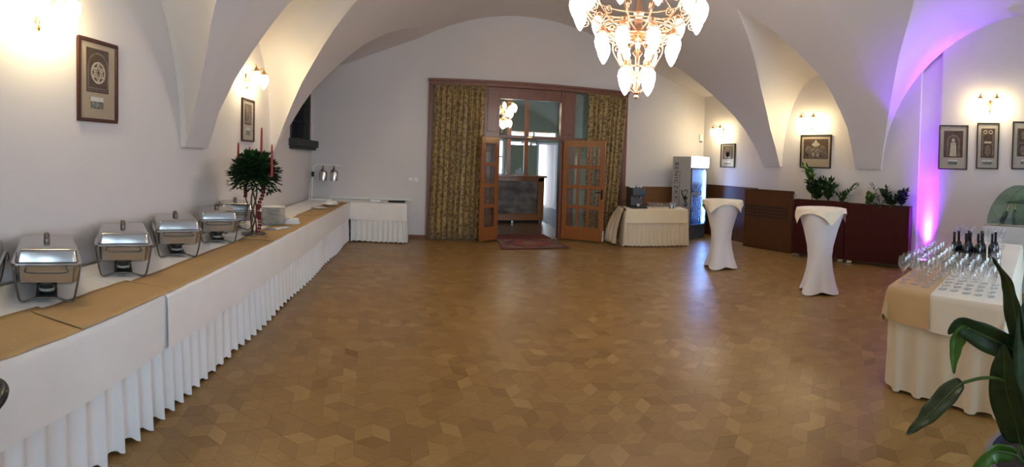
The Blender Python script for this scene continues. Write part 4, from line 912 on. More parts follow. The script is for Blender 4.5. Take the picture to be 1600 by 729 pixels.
for x_ in (0.20, 0.42):
    o = MB(); o.capb = False; o.lathe([(0.08, -0.30), (0.085, -0.14), (0.07, -0.10), (0.03, -0.07), (0.012, 0.0)], 18, (x_, 0, 0.69)); sh_ = o.build('shade', steel, hl, smooth=True)
    MB().lathe([(0, -0.29), (0.05, -0.27), (0.06, -0.23), (0.02, -0.16)], 14, (x_, 0, 0.69)).build('heat_bulb', white_pl, sh_, smooth=True)
MB().tube(catmull([(-0.02, 0, 0.45), (-0.06, -0.03, 0.25), (-0.05, -0.06, 0.08), (-0.08, -0.10, 0.012)], 6), 0.006, 6).build('power_cable', white_pl, hl, smooth='all')
tb = thing('serving_tray', 'black flat tray lying at the end of the short back table', 'tray', (-0.58, 8.72, 0.7525))
loft([(rrect(0.30, 0.2, 0.02), 0), (rrect(0.34, 0.24, 0.03), 0.02)], True, False).build('tray', black, tb, smooth=True)
loft([(rrect(0.29, 0.19, 0.02), 0.003), (rrect(0.29, 0.19, 0.02), 0.006)]).build('liner', rubber, tb)
bo = thing('paper_box', 'flat pale box on the short back table', 'box', (-1.0, 8.74, 0.7525)); part('box', paper_white, bo, (-0.1, 0.1, -0.07, 0.07, 0, 0.03), bevel=0.003); part('lid', white_pl, bo, (-0.105, 0.105, -0.075, 0.075, 0.03, 0.045), bevel=0.003)
# service trolley parked beside the viewer; only its black handle reaches into view
tl = thing('service_trolley', 'black curved handle of a service trolley in front of the buffet cloth', 'trolley', (-1.155, 0.225, 0), 0.0)
for z_ in (0.25, 0.66): part('shelf', steel, tl, (-0.2, 0.2, -0.34, 0.34, z_, z_ + 0.02), bevel=0.004)
for sx in (-1, 1):
    for sy in (-1, 1):
        MB().tube([(sx * 0.18, sy * 0.32, 0.06), (sx * 0.18, sy * 0.32, 0.74)], 0.012, 8).build('post', steel, tl)
        MB().lathe([(0, 0), (0.02, 0.004), (0.03, 0.03), (0.02, 0.056), (0, 0.06)], 12, (sx * 0.18, sy * 0.32, 0)).build('caster', rubber, tl, smooth=True)
q = MB().tube(catmull([(-0.18, 0.32, 0.72), (-0.18, 0.50, 0.76), (-0.15, 0.62, 0.785), (-0.09, 0.655, 0.79), (-0.03, 0.61, 0.785), (0.0, 0.50, 0.76), (0.01, 0.34, 0.72)], 7), 0.022, 10, flat=0.8); q.build('push_handle', black, tl, smooth='all')

# ------------------------------------------------------------------ drinks table by the fridge
da = -0.276; DO = Vector((3.78, 7.88)); dx_ = Vector((cos(da), sin(da))); dy_ = Vector((-sin(da), cos(da)))
def dp(a, b): p = DO + dx_ * a + dy_ * b; return (p.x, p.y)
DL, DD = 1.25, 0.54
t = table('banquet table under the cream cloth beside the fridge', (DO.x, DO.y, 0), da, DL, DD)
skirt('table_skirt', 'cream pleated skirt of the drinks table beside the fridge', [dp(-0.02, DD), dp(-0.02, 0.0), dp(DL + 0.01, 0.0), dp(DL + 0.01, 0.3)], 0.70, skirt_cream, seed=7, group='pleated table skirts', wl=0.085, amp=0.030, flare=0.015)
drape('tablecloth', 'cream cloth hanging over the front of the drinks table', 'tablecloth', [dp(-0.01, 0.0), dp(DL, 0.0)], DD, 0.745, 0.27, cloth_cream, 'cloths on the drinks table', 9, out=0.022, fold=0.006)
# bunched end of the cloth on the door side
q = MB()
def bunch(u, v):
    a = lerp(0.0, DD + 0.05, u); drop = 0.70 * v; o_ = 0.04 + 0.30 * sin(v * 1.5) * (0.45 + 0.55 * u) + 0.02 * sin(u * 19 + v * 4)
    p = dp(-0.02 - o_, a * (1 - 0.1 * v) + 0.02 * sin(v * 9 + u * 6)); return (p[0], p[1], 0.75 - drop + 0.012 * sin(u * 15))
q.grid(bunch, 26, 14); tag(q.build('tablecloth', skirt_cream, None, smooth='all', solid=0.003), 'cream cloth bunched over the door end of the drinks table', 'tablecloth', 'cloths on the drinks table')
cm = thing('coffee_machine', 'black coffee machine on the drinks table beside the brocade curtain', 'coffee machine', (*dp(0.24, 0.28), 0.7505), da + 0.15, None, 1.12)
part('body', black, cm, (-0.13, 0.13, -0.05, 0.20, 0.03, 0.36), bevel=0.015); part('head', mat('machine_grey', (0.05, 0.05, 0.055), 0.35, var=0.2), cm, (-0.12, 0.13, -0.16, -0.04, 0.22, 0.36), bevel=0.012)
part('drip_tray', black, cm, (-0.13, 0.15, -0.20, 0.20, 0.0, 0.03), bevel=0.006); part('front_panel', mat('machine_panel', (0.10, 0.09, 0.10), 0.3, var=0.2), cm, (-0.115, 0.115, -0.055, -0.05, 0.04, 0.22), bevel=0.002)
part('display', mat('machine_display', (0.02, 0.10, 0.16), 0.2, var=0.3), cm, (0.02, 0.11, -0.165, -0.16, 0.23, 0.27), bevel=0.002)
for x_ in (-0.02, 0.04): MB().tube([(x_, -0.13, 0.22), (x_, -0.13, 0.17)], 0.012, 8).build('spout', steel, cm)
part('water_tank_lid', white_pl, cm, (-0.12, -0.02, 0.02, 0.16, 0.36, 0.385), bevel=0.006)
MB().tube(catmull([(-0.13, 0.1, 0.12), (-0.22, 0.12, 0.10), (-0.26, 0.05, 0.01)], 5), 0.006, 6).build('power_cable', rubber, cm, smooth='all')
def cupm(): return MB().lathe([(0.018, 0), (0.022, 0.003), (0.034, 0.045), (0.036, 0.05), (0.032, 0.048), (0.018, 0.006), (0, 0.005)], 14).mesh('coffee_cup', porcelain, smooth=True)
CM = cupm(); ec = cm.matrix_basis
for i, (x_, y_, lb) in enumerate(((0.03, 0.0, 'white cup on top of the coffee machine near its lid'), (0.09, 0.02, 'white cup on top of the coffee machine at its edge'), (0.05, 0.09, 'white cup on top of the coffee machine towards the wall'), (0.0, -0.12, 'white cup standing under the coffee machine spout'))):
    o = bpy.data.objects.new('coffee_cup', CM); COL.objects.link(o)
    pr2 = Vector((cm.location.x, cm.location.y)) + Vector((cos(da + 0.15) * x_ - sin(da + 0.15) * y_, sin(da + 0.15) * x_ + cos(da + 0.15) * y_)) * 1.12; o.location = (pr2.x, pr2.y, 0.7505 + (0.361 if i < 3 else 0.031) * 1.12); tag(o, lb, 'cup', 'coffee cups')
TG = MB(); TG.capt = False; TG = TG.lathe([(0.028, 0), (0.03, 0.004), (0.036, 0.11)], 14).mesh('water_glass', glass, smooth=True)
for i in range(16):
    o = bpy.data.objects.new('water_glass', TG); COL.objects.link(o); p = dp(0.52 + 0.082 * (i % 8), 0.22 + 0.1 * (i // 8) + 0.01 * (i % 3)); o.location = (*p, 0.7505)
    tag(o, 'clear water glass in the rows on the drinks table', 'glass', 'water glasses on the drinks table')
mp_ = thing('milk_pot', 'small steel milk pot on the drinks table', 'pot', (*dp(0.94, 0.11), 0.7505), da)
q = MB(); q.capt = False; q.lathe([(0.045, 0), (0.05, 0.006), (0.045, 0.07), (0.042, 0.10), (0.046, 0.11)], 16); q.build('body', steel, mp_, smooth=True)
MB().tube(catmull([(0.045, 0, 0.095), (0.085, 0, 0.085), (0.08, 0, 0.035), (0.048, 0, 0.02)], 5), 0.005, 6).build('handle', steel, mp_, smooth='all'); MB().lathe([(0.047, 0.11), (0.02, 0.125), (0.012, 0.13), (0.012, 0.145), (0, 0.148)], 16).build('lid', steel, mp_, smooth=True)

# ------------------------------------------------------------------ glass-door fridge
fa = math.atan2(0.26, 0.65)
fr = thing('drinks_fridge', 'grey glass-door drinks fridge with blue light and black lettering', 'fridge', (5.47, 8.20, 0), fa)
FW, FD, FH = 0.63, 0.50, 1.84
part('side_panel', fridge_grey, fr, (0, 0.035, 0, FD, 0.09, FH), bevel=0.004); part('side_panel', fridge_grey, fr, (FW - 0.035, FW, 0, FD, 0.09, FH), bevel=0.004)
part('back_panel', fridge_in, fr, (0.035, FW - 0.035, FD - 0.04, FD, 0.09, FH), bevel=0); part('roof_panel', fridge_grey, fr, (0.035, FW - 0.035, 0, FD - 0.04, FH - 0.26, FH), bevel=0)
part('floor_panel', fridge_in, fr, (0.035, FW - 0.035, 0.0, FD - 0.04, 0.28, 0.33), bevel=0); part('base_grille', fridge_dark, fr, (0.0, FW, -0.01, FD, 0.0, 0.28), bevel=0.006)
q = MB(); q.box(-0.005, FW + 0.015, -0.07, 0.0, FH - 0.24, FH + 0.01); q.build('lit_header', lightbox, fr, bevel=0.02, seg=3)
dr = MB()
for b in ((0.0, 0.022, -0.025, -0.004, 0.285, FH - 0.25), (FW - 0.03, FW, -0.025, -0.004, 0.285, FH - 0.25), (0.022, FW - 0.03, -0.025, -0.004, 0.285, 0.32), (0.022, FW - 0.03, -0.025, -0.004, FH - 0.28, FH - 0.25)): dr.box(*b)
dr = dr.build('door', fridge_dark, fr, bevel=0.004); bx(0.022, FW - 0.03, -0.017, -0.012, 0.32, FH - 0.28).build('door_pane', fridge_glass, dr); part('door_handle', fridge_grey, dr, (0.004, 0.018, -0.045, -0.025, 0.7, 1.0), bevel=0.006)
for zs_ in (0.62, 0.95, 1.27):
    part('shelf', steel, fr, (0.04, FW - 0.04, 0.02, FD - 0.05, zs_ - 0.012, zs_), bevel=0.002)
part('light_strip', led_strip, fr, (FW - 0.055, FW - 0.038, 0.004, 0.03, 0.36, FH - 0.32), bevel=0); part('light_strip', led_strip, fr, (0.06, FW - 0.07, 0.004, 0.014, FH - 0.275, FH - 0.265), bevel=0)  # second strip, under the roof panel, is added to brighten the interior
FM = fr.matrix_basis if False else Matrix.Translation(Vector((5.47, 8.20, 0))) @ Matrix.Rotation(fa, 4, 'Z')
def bottle(name, h, r, mt, lab=None, neck=0.35):
    t = thing(name, '', 'bottle', (0, 0, 0), 0)
    MB().lathe([(r * 0.9, 0), (r, 0.006), (r, h * (1 - neck - 0.12)), (r * 0.8, h * (1 - neck - 0.04)), (r * 0.36, h * (1 - neck + 0.02)), (r * 0.33, h * 0.96), (r * 0.38, h * 0.965), (r * 0.38, h), (0, h)], 14).build('glass_body', mt, t, smooth=True)
    if lab: MB().lathe([(r * 1.01, h * 0.14), (r * 1.015, h * 0.14), (r * 1.015, h * 0.40), (r * 1.01, h * 0.40)], 14).build('paper_label', lab, t, smooth=True)
    return t
for zs_, mt, lab, h, lb, gp in ((1.27, None, None, 0, '', ''), (0.95, bottle_dark, label_paper, 0.235, 'dark bottle with orange label on the upper lit fridge shelf', 'dark bottles in the fridge'), (0.62, bottle_blue, None, 0.26, 'blue water bottle on the middle lit fridge shelf', 'blue bottles on the middle fridge shelf'), (0.33, bottle_blue, None, 0.24, 'blue water bottle on the lowest lit fridge shelf', 'blue bottles on the lowest fridge shelf')):
    if not mt: continue
    b0 = None
    for k in range(12):
        P = FM @ Vector((0.085 + 0.08 * (k % 6), 0.055 + 0.11 * (k // 6), zs_ + 0.001))
        if b0 is None: b0 = bottle('drink_bottle', h, 0.034, mt, lab); put(b0, P); b0['label'] = lb; b0['group'] = gp
        else: dup(b0, P)
# lettering and emblem on the side (reads downwards)
def lettering(txt, size, M_, parent, m_, name='lettering'):
    cu = bpy.data.curves.new(name, 'FONT'); cu.body = txt; cu.size = size; cu.extrude = 0.0008; cu.space_character = 1.25
    ob = bpy.data.objects.new(name, cu); COL.objects.link(ob); dg = bpy.context.evaluated_depsgraph_get(); dg.update()
    me = bpy.data.meshes.new_from_object(ob.evaluated_get(dg)); bpy.data.objects.remove(ob)
    me.transform(M_); me.materials.clear(); me.materials.append(m_)
    o = bpy.data.objects.new(name, me); COL.objects.link(o); o.parent = parent; return o
# side panel plane x=0, outward -x; text direction down (-z), letter tops towards the door (-y)
ML = Matrix(((0, 0, -1, -0.0015), (0, -1, 0, 0.44), (-1, 0, 0, FH - 0.13), (0, 0, 0, 1)))
lt = lettering('BENICZKY', 0.15, ML, fr, ink); lettering('R', 0.15, Matrix.Translation(Vector((0, 0, -0.93))) @ ML, fr, ink)
q = MB()
def sp(P_): q.extr([(-0.0004, y, z) for y, z in P_], (-0.0012, 0, 0))
def em(pts, t):
    for a, b in zip(pts, pts[1:]): sp(seg(a, b, t))
EY = 0.17
em([(EY + 0.06 * sin(a), 0.92 + 0.17 * a / 1.6) for a in [-1.6 + 0.2 * i for i in range(17)]], 0.014)
for sg in (-1, 1):
    em([(EY - 0.05 + 0.05 * cos(a), 0.92 + sg * (0.13 + 0.05 * sin(a))) for a in [0.4 * i for i in range(10)]], 0.010)
    em([(EY - 0.02 - 0.03 * t, 0.92 + sg * (0.03 + 0.03 * t)) for t in (0, 1, 2)], 0.008)
sp(disc(EY - 0.03, 0.92, 0.045, 0.05)); sp([(EY - 0.10, 0.90), (EY - 0.05, 0.89), (EY - 0.05, 0.95), (EY - 0.10, 0.94)])
q.build('emblem', ink, fr); q = MB(); 
for i in range(2): q.box(-0.002, -0.0005, 0.30 - 0.012 * i, 0.304 - 0.012 * i, 0.78, 1.52)
q.build('rule_line', ink, fr)['kind'] = 'stuff'

# ------------------------------------------------------------------ cocktail tables
def cocktail(label, tlabel, x_, y_, rz, sc, ph):
    t = thing('cocktail_table', label, 'table', (x_, y_, 0), rz, 'standing tables in white stretch covers', sc)
    H = 1.09
    def cov(a, b):
        th_ = 2 * PI * a; z = lerp(H - 0.012, 0.008, b)
        rr = pl([(0, 0.30), (0.06, 0.292), (0.25, 0.225), (0.45, 0.172), (0.58, 0.162), (0.72, 0.185), (0.88, 0.235), (1, 0.29)], b)
        k = max(0, (b - 0.5) / 0.5) ** 1.2; f4 = abs(cos(2 * th_)) ** 1.5
        rr *= 1 - k * 0.27 * (1 - f4)
        z += (0.035 * (1 - f4) * max(0, (b - 0.8) / 0.2)) 
        return (rr * cos(th_), rr * sin(th_), z)
    MB().grid(cov, 64, 30).build('stretch_cover', stretch_white, t, smooth='all')
    MB().lathe([(0.0, H - 0.02), (0.30, H - 0.02), (0.302, H - 0.005), (0.29, H), (0, H)], 40).build('tabletop', stretch_white, t, smooth=True)
    MB().tube([(0, 0, 0.06), (0, 0, H - 0.02)], 0.035, 12).build('column', steel, t)
    for k in range(4):
        a = k * PI / 2; MB().tube([(0, 0, 0.07), (0.245 * cos(a), 0.245 * sin(a), 0.03)], 0.014, 8).build('base_arm', steel, t); MB().lathe([(0.022, 0), (0.024, 0.03), (0, 0.034)], 10, (0.25 * cos(a), 0.25 * sin(a), 0)).build('foot', rubber, t)
    # square topper
    n = 96; q = MB(); rt = 0.315; hs = 0.37
    def top(a, b):
        th_ = 2 * PI * a; R_ = hs / max(abs(cos(th_ - ph)), abs(sin(th_ - ph))); s_ = R_ * b * 1.0
        over = s_ - rt
        if over <= 0: return (s_ * cos(th_) * sc, s_ * sin(th_) * sc, (H + 0.003) * sc)
        fl_ = 0.02 * (over / 0.2) + 0.012 * sin(th_ * 9) * min(1, over / 0.06)
        r_ = rt + 0.012 + fl_ * 0.8; return (r_ * cos(th_) * sc, r_ * sin(th_) * sc, (H + 0.003 - over * 0.98) * sc)
    q.grid(top, n, 26); tp = q.build('table_topper', topper_cream, None, smooth='all'); tp.location = (x_, y_, 0); tp.rotation_euler = (0, 0, rz)
    tag(tp, tlabel, 'tablecloth', 'cream toppers on the standing tables')
cocktail('white stretch-covered standing table close to the drinks fridge', 'cream square topper on the standing table close to the fridge', 4.45, 5.72, 0.55, 1.0, 0.62)
cocktail('white stretch-covered standing table in front of the dark red planters', 'cream square topper on the standing table before the planters', 4.62, 3.80, 0.10, 1.02, 0.2)

# ------------------------------------------------------------------ dark red planters with plants
def planter(label, A, B, dz=0.0):
    A = Vector(A); B = Vector(B); L_ = (B - A).length; an = math.atan2(B.y - A.y, B.x - A.x)
    t = thing('planter', label, 'planter', (A.x, A.y, 0), an, 'dark red planter boxes'); D_ = 0.18; z0, z1 = 0.06, 1.07 + dz
    part('front_panel', wood_red, t, (0, L_, 0, 0.02, z0, z1), bevel=0.003); part('back_panel', wood_red, t, (0, L_, D_ - 0.02, D_, z0, z1), bevel=0.003)
    for a in (0, L_ - 0.02): part('end_panel', wood_red, t, (a, a + 0.02, 0.02, D_ - 0.02, z0, z1), bevel=0)
    bx(0.02, L_ - 0.02, 0.02, D_ - 0.02, z1 - 0.10, z1 - 0.05).build('soil', soil, t); part('bottom_panel', wood_red, t, (0.02, L_ - 0.02, 0.02, D_ - 0.02, z0, z0 + 0.02), bevel=0)
    for a in (0.05, L_ - 0.11):
        q = MB().box(a, a + 0.10, 0.03, 0.08, 0.0, z0); q.box(a - 0.01, a + 0.08, -0.02, 0.05, 0.0, 0.02); q.build('foot', steel, t)
    return t
planter('dark red planter box holding the tall bushy plants', (6.17, 5.76), (6.40, 4.735), 0.0)
planter('dark red planter box ending at the violet wall niche', (6.402, 4.725), (6.66, 3.57), -0.012)
rnd = random.Random(9)
def plant(label, loc, stems, m_, name='leafy_plant', cat='plant'):
    """stems: (azimuth, lean, height, leaves, leaf length, leaf width)"""
    t = thing(name, label, cat, loc, 0, 'plants in the planter boxes')
    sq = MB()
    for az, ln, h, nl, ll, lw in stems:
        P = [Vector((cos(az) * ln * (k / 8) ** 1.6, sin(az) * ln * (k / 8) ** 1.6, h * (k / 8) * (1 - 0.12 * (k / 8) * min(1, ln / h)))) for k in range(9)]
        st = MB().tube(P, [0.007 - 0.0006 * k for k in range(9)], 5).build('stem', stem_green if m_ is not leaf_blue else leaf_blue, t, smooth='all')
        lq = MB()
        for j in range(nl):
            f_ = 0.22 + 0.78 * (j + 1) / nl; i0 = min(7, int(f_ * 8)); p = P[i0].lerp(P[i0 + 1], f_ * 8 - i0) if i0 < 8 else P[-1]; d = (P[min(8, i0 + 1)] - P[i0]).normalized()
            sd = d.cross(Vector((rnd.uniform(-0.6, 0.6), rnd.uniform(-0.6, 0.6), 1))).normalized() * (1 if j % 2 else -1)
            leafquad(lq, p, d * 0.55 + sd * 0.85 + Vector((0, 0, rnd.uniform(-0.1, 0.25))), Vector((rnd.uniform(-0.8, 0.2), rnd.uniform(-0.4, 0.4), 1)), ll * rnd.uniform(0.8, 1.15), lw)
        leafquad(lq, P[-1], P[-1] - P[-2], Vector((-1, 0, 0.3)), ll, lw)
        lq.build('leaves', m_, st, merge=False)['kind'] = 'stuff'
    return t
def stems(n, ln, h, nl, ll, lw, a0=0, a1=2 * PI): return [(rnd.uniform(a0, a1), rnd.uniform(ln[0], ln[1]), rnd.uniform(h[0], h[1]), nl, ll, lw) for _ in range(n)]
plant('bushy dark green plant with upright leafy stems in the planter', (6.33, 5.32, 1.02), stems(26, (0.04, 0.24), (0.26, 0.46), 14, 0.10, 0.05, 1.1, 5.2), leaf_dark)
plant('tall light green plant rising in front of the wide picture', (6.34, 5.45, 1.02), stems(9, (0.03, 0.18), (0.46, 0.68), 10, 0.13, 0.06, 1.2, 4.5), leaf_bright)
plant('second bushy plant with glossy leaves beside the bushy one', (6.36, 5.08, 1.02), stems(18, (0.03, 0.18), (0.26, 0.46), 13, 0.10, 0.05, 1.1, 5.2), leaf_mid)
plant('low plant with one arching feathery frond', (6.42, 4.80, 1.02), stems(2, (0.20, 0.26), (0.36, 0.40), 15, 0.11, 0.032, -1.5, -1.1) + stems(6, (0.04, 0.12), (0.12, 0.22), 7, 0.09, 0.05), leaf_mid)
plant('small round-leaved pale green plant in the planter', (6.52, 4.30, 1.005), stems(9, (0.02, 0.10), (0.14, 0.24), 7, 0.09, 0.08), leaf_bright)
plant('thin spiky frond plant among the low planter greenery', (6.55, 4.08, 1.005), stems(2, (0.12, 0.2), (0.36, 0.42), 12, 0.10, 0.015, 1.2, 2.0) + stems(4, (0.08, 0.2), (0.1, 0.16), 6, 0.07, 0.03), leaf_dark)
plant('dusky dark plant with curving stems at the planter end', (6.58, 3.90, 1.005), stems(8, (0.06, 0.2), (0.26, 0.34), 12, 0.10, 0.055, 1.0, 2.4) + stems(6, (0.1, 0.2), (0.16, 0.28), 9, 0.09, 0.055, -2.2, -0.9), leaf_dark)
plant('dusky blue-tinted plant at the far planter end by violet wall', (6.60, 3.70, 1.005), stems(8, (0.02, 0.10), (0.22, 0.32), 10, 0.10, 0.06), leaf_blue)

# ------------------------------------------------------------------ glass table in the right foreground
ga = math.atan2(0.20, 0.98); GO = Vector((2.84, 0.80)); gx = Vector((cos(ga), sin(ga))); gy = Vector((-sin(ga) * 0.4 - 0.0, cos(ga)))
gy = Vector((0.05, 0.9987)); GW, GL = 0.90, 2.75
def gp(a, b): p = GO + gx * a + gy * b; return (p.x, p.y)
def quadtable(label, a0, a1):
    t = thing('banquet_table', label, 'table', (0, 0, 0), 0, 'banquet tables under cloths')
    MB().prism([gp(a0, 0.02), gp(a1, 0.02), gp(a1, GW - 0.02), gp(a0, GW - 0.02)], 0.715, 0.745).build('tabletop', wood_wain2, t)
    for a in (a0 + 0.12, a1 - 0.12):
        for b in (0.12, GW - 0.12): p = gp(a, b); MB().tube([(*p, 0), (*p, 0.715)], 0.018, 8).build('leg', steel_dark, t)
quadtable('banquet table under the cloths carrying the wine glasses', 0.03, 1.36); quadtable('banquet table under the cloth behind the wine bottles', 1.38, GL)
skirt('table_skirt', 'cream pleated skirt around the wine glass table', [gp(GL, GW), gp(0.0, GW), gp(0.0, 0.0), gp(GL, 0.0)], 0.70, skirt_cream, seed=12, group='pleated table skirts', wl=0.20, amp=0.028, flare=0.012)
def gcloth(label, b0, b1, m_, dropf, z, a1=GL, sideL=0, sideR=0, seed=0, out=0.014):
    q = MB(); n = 28
    A = [(a1, 0), (a1 * 0.5, 0), (0.03, 0), (0.0, 0), (-out * 0.8, -0.012), (-out, -0.04), (-out * 1.5, -dropf * 0.5), (-out * 2.0, -dropf)]
    cols = []
    if sideL: cols += [(b1 + out * 3.0, -sideL), (b1 + out * 1.8, -sideL * 0.5), (b1 + out * 0.9, -0.03), (b1, 0)]
    else: cols += [(b1, 0)]
    cols += [(lerp(b1, b0, k / n), 0) for k in range(1, n)] + [(b0, 0)]
    if sideR: cols += [(b0 - out * 0.9, -0.03), (b0 - out * 1.8, -sideR * 0.5), (b0 - out * 3.0, -sideR)]
    for i, (b, dzb) in enumerate(cols):
        for a, dza in A:
            z_ = z + min(dza, dzb) if (dza == 0 or dzb == 0) else z + min(dza, dzb) - 0.05 * (dza / dropf) * (dzb / -1 if False else 1)
            f_ = 0.012 * wob(b * 2.2 + seed) * (-dza / dropf if dropf else 0)
            p = gp(a + f_ - (0.05 if (dza <= -dropf * 0.9 and dzb < 0) else 0), b + (0.012 * wob(a * 1.3 + seed) * (-dzb / max(sideL, sideR, 1e-3)) if dzb else 0)); q.v.append((*p, z_))
    k = len(A)
    for i in range(len(cols) - 1):
        for j in range(k - 1): q.f.append((i * k + j, (i + 1) * k + j, (i + 1) * k + j + 1, i * k + j + 1))
    return tag(q.build('tablecloth', m_, None, smooth=True, merge=False, solid=0.003), label, 'tablecloth', 'cloths on the wine glass table')
ivory_cloth = mat('cloth_ivory', (0.80, 0.72, 0.58), 0.85, var=0.03, vs=3, bump=0.1, bs=60, sheen=0.2)  # plain ivory cloth colour
gcloth('ivory cloth hanging over the wine glass table front', 0.0, 0.56, ivory_cloth, 0.25, 0.750, sideR=0.30, seed=3)
gcloth('tan cloth hanging over the corner of the wine glass table', 0.545, GW, runner_tan2, 0.24, 0.7545, sideL=0.27, seed=6)
ZT = 0.757
def wineglass():
    q = MB(); q.capt = False; q.lathe([(0.0, 0.0), (0.034, 0.001), (0.030, 0.004), (0.006, 0.010), (0.0040, 0.02), (0.0040, 0.085), (0.010, 0.094), (0.030, 0.110), (0.041, 0.138), (0.042, 0.16), (0.037, 0.19), (0.034, 0.205)], 20)
    return q.mesh('wine_glass', glass, smooth='all')
WG = wineglass(); rnd = random.Random(3)
bt = [(3.99, 1.64), (4.08, 1.63), (3.97, 1.51), (4.06, 1.50), (4.17, 1.56), (3.99, 1.395), (4.09, 1.385), (4.22, 1.44), (4.06, 1.28), (4.20, 1.29)]
def gl(a, b, label, group):
    if min(math.hypot(gp(a, b)[0] - x_, gp(a, b)[1] - y_) for x_, y_ in bt) < 0.105: return
    o = bpy.data.objects.new('wine_glass', WG); COL.objects.link(o); p = gp(a, b); o.location = (p[0] + rnd.uniform(-0.012, 0.012), p[1] + rnd.uniform(-0.012, 0.012), ZT + (0.002 if b > 0.54 else -0.0035)); o.rotation_euler = (0, 0, rnd.uniform(0, 6)); tag(o, label, 'wine glass', group)
for i in range(9):
    for j in range(3):
        gl(0.16 + 0.115 * i, 0.83 - 0.105 * j, 'clear stemmed wine glass on the tan cloth', 'wine glasses on the tan cloth')
for i in range(5):
    for j in range(5):
        if i == 4 and j > 2: continue
        gl(0.17 + 0.115 * i, 0.50 - 0.095 * j, 'clear stemmed wine glass on the ivory cloth before the bottles', 'wine glasses before the bottles')
for i in range(2): gl(0.80 + 0.13 * i, 0.16, 'clear stemmed wine glass beside the outermost wine bottle', 'wine glasses beside the bottles')
wb = None
bt = [(3.99, 1.64), (4.08, 1.63), (3.97, 1.51), (4.06, 1.50), (4.17, 1.56), (3.99, 1.395), (4.09, 1.385), (4.22, 1.44), (4.06, 1.28), (4.20, 1.29)]
for x_, y_ in bt:
    if wb is None: wb = bottle('wine_bottle', 0.305, 0.038, bottle_black, wine_label, 0.32); put(wb, (x_, y_, ZT - 0.0035)); wb['label'] = 'dark wine bottle in the cluster behind the wine glasses'; wb['group'] = 'wine bottles behind the glasses'
    else:
        dup(wb, (x_, y_, ZT - 0.0035), rnd.uniform(0, 6))
# champagne flutes at the far end
FLM = MB(); FLM.capt = False; FLM = FLM.lathe([(0.0, 0.0), (0.030, 0.001), (0.028, 0.004), (0.004, 0.010), (0.0035, 0.07), (0.012, 0.085), (0.024, 0.13), (0.025, 0.18), (0.022, 0.215)], 16).mesh('champagne_flute', glass, smooth='all')
for i in range(7):
    for j in range(4):
        p = gp(2.16 + 0.14 * j, 0.80 - 0.095 * i); o = bpy.data.objects.new('champagne_flute', FLM); COL.objects.link(o); o.location = (p[0], p[1], ZT + (0.002 if 0.80 - 0.095 * i > 0.54 else -0.0035)); tag(o, 'clear champagne flute before the glass display case', 'champagne flute', 'champagne flutes at the table end')

# ------------------------------------------------------------------ curved glass display case at the wall
dc = thing('display_case', 'curved glass display case on a white base by the wall', 'display case', (6.05, 0, 0))
CXL = 0.90
part('base', mat('case_base', (0.7, 0.7, 0.7), 0.5, var=0.03), dc, (0, CXL, 0.6, 2.02, 0.0, 0.92), bevel=0.006)
part('counter', steel, dc, (-0.01, CXL, 0.6, 2.04, 0.92, 0.945), bevel=0.003)
prof = [(2.0, 0.945), (1.985, 1.05), (1.94, 1.18), (1.87, 1.30), (1.77, 1.40), (1.66, 1.465), (1.55, 1.49), (1.10, 1.49)]
pc = catmull([(0, y, z) for y, z in prof], 4)
q = MB(); q.f = []; n = len(pc); q.v = [(0.02, p.y, p.z) for p in pc] + [(CXL - 0.02, p.y, p.z) for p in pc]; q.f = [(i, i + 1, n + i + 1, n + i) for i in range(n - 1)]; q.build('curved_glass', case_glass, dc, smooth='all')
for x_ in (0.012, CXL - 0.02):
    q = MB().extr([(x_, p.y, p.z) for p in pc] + [(x_, 1.10, 0.945)], (0.006, 0, 0)); q.build('end_glass', case_glass, dc)
    MB().tube([(x_, p.y, p.z) for p in pc], 0.007, 6).build('edge_trim', mat('trim_grey', (0.18, 0.25, 0.23), 0.4, var=0.1), dc, smooth='all')
part('inner_shelf', mat('shelf_dark', (0.01, 0.02, 0.02), 0.3, var=0.2), dc, (0.03, CXL - 0.03, 1.12, 1.72, 1.245, 1.26), bevel=0.002)
bx(0.02, CXL - 0.02, 1.08, 1.10, 0.945, 1.49).build('back_glass', case_glass, dc)
for i, (y_, tx) in enumerate(((1.80, 0.5), (1.66, 0.05))):
    sb_ = thing('sparkling_bottle', ('sparkling wine bottle with gold foil neck leaning in the display case', 'sparkling wine bottle with gold foil neck upright in the display case')[i], 'bottle', (6.05 + 0.25, y_ + 0.06 * (1 - i), 0.946), 0, 'gold-necked bottles in the display case')
    sb_.rotation_euler = (tx if i == 0 else 0, 0, 0)
    MB().lathe([(0.03, 0), (0.04, 0.008), (0.04, 0.14), (0.016, 0.20), (0.014, 0.205)], 14).build('glass_body', bottle_black, sb_, smooth=True); MB().lathe([(0.018, 0.19), (0.016, 0.24), (0.019, 0.25), (0.019, 0.29), (0, 0.295)], 14).build('gold_foil', gold_foil, sb_, smooth=True)

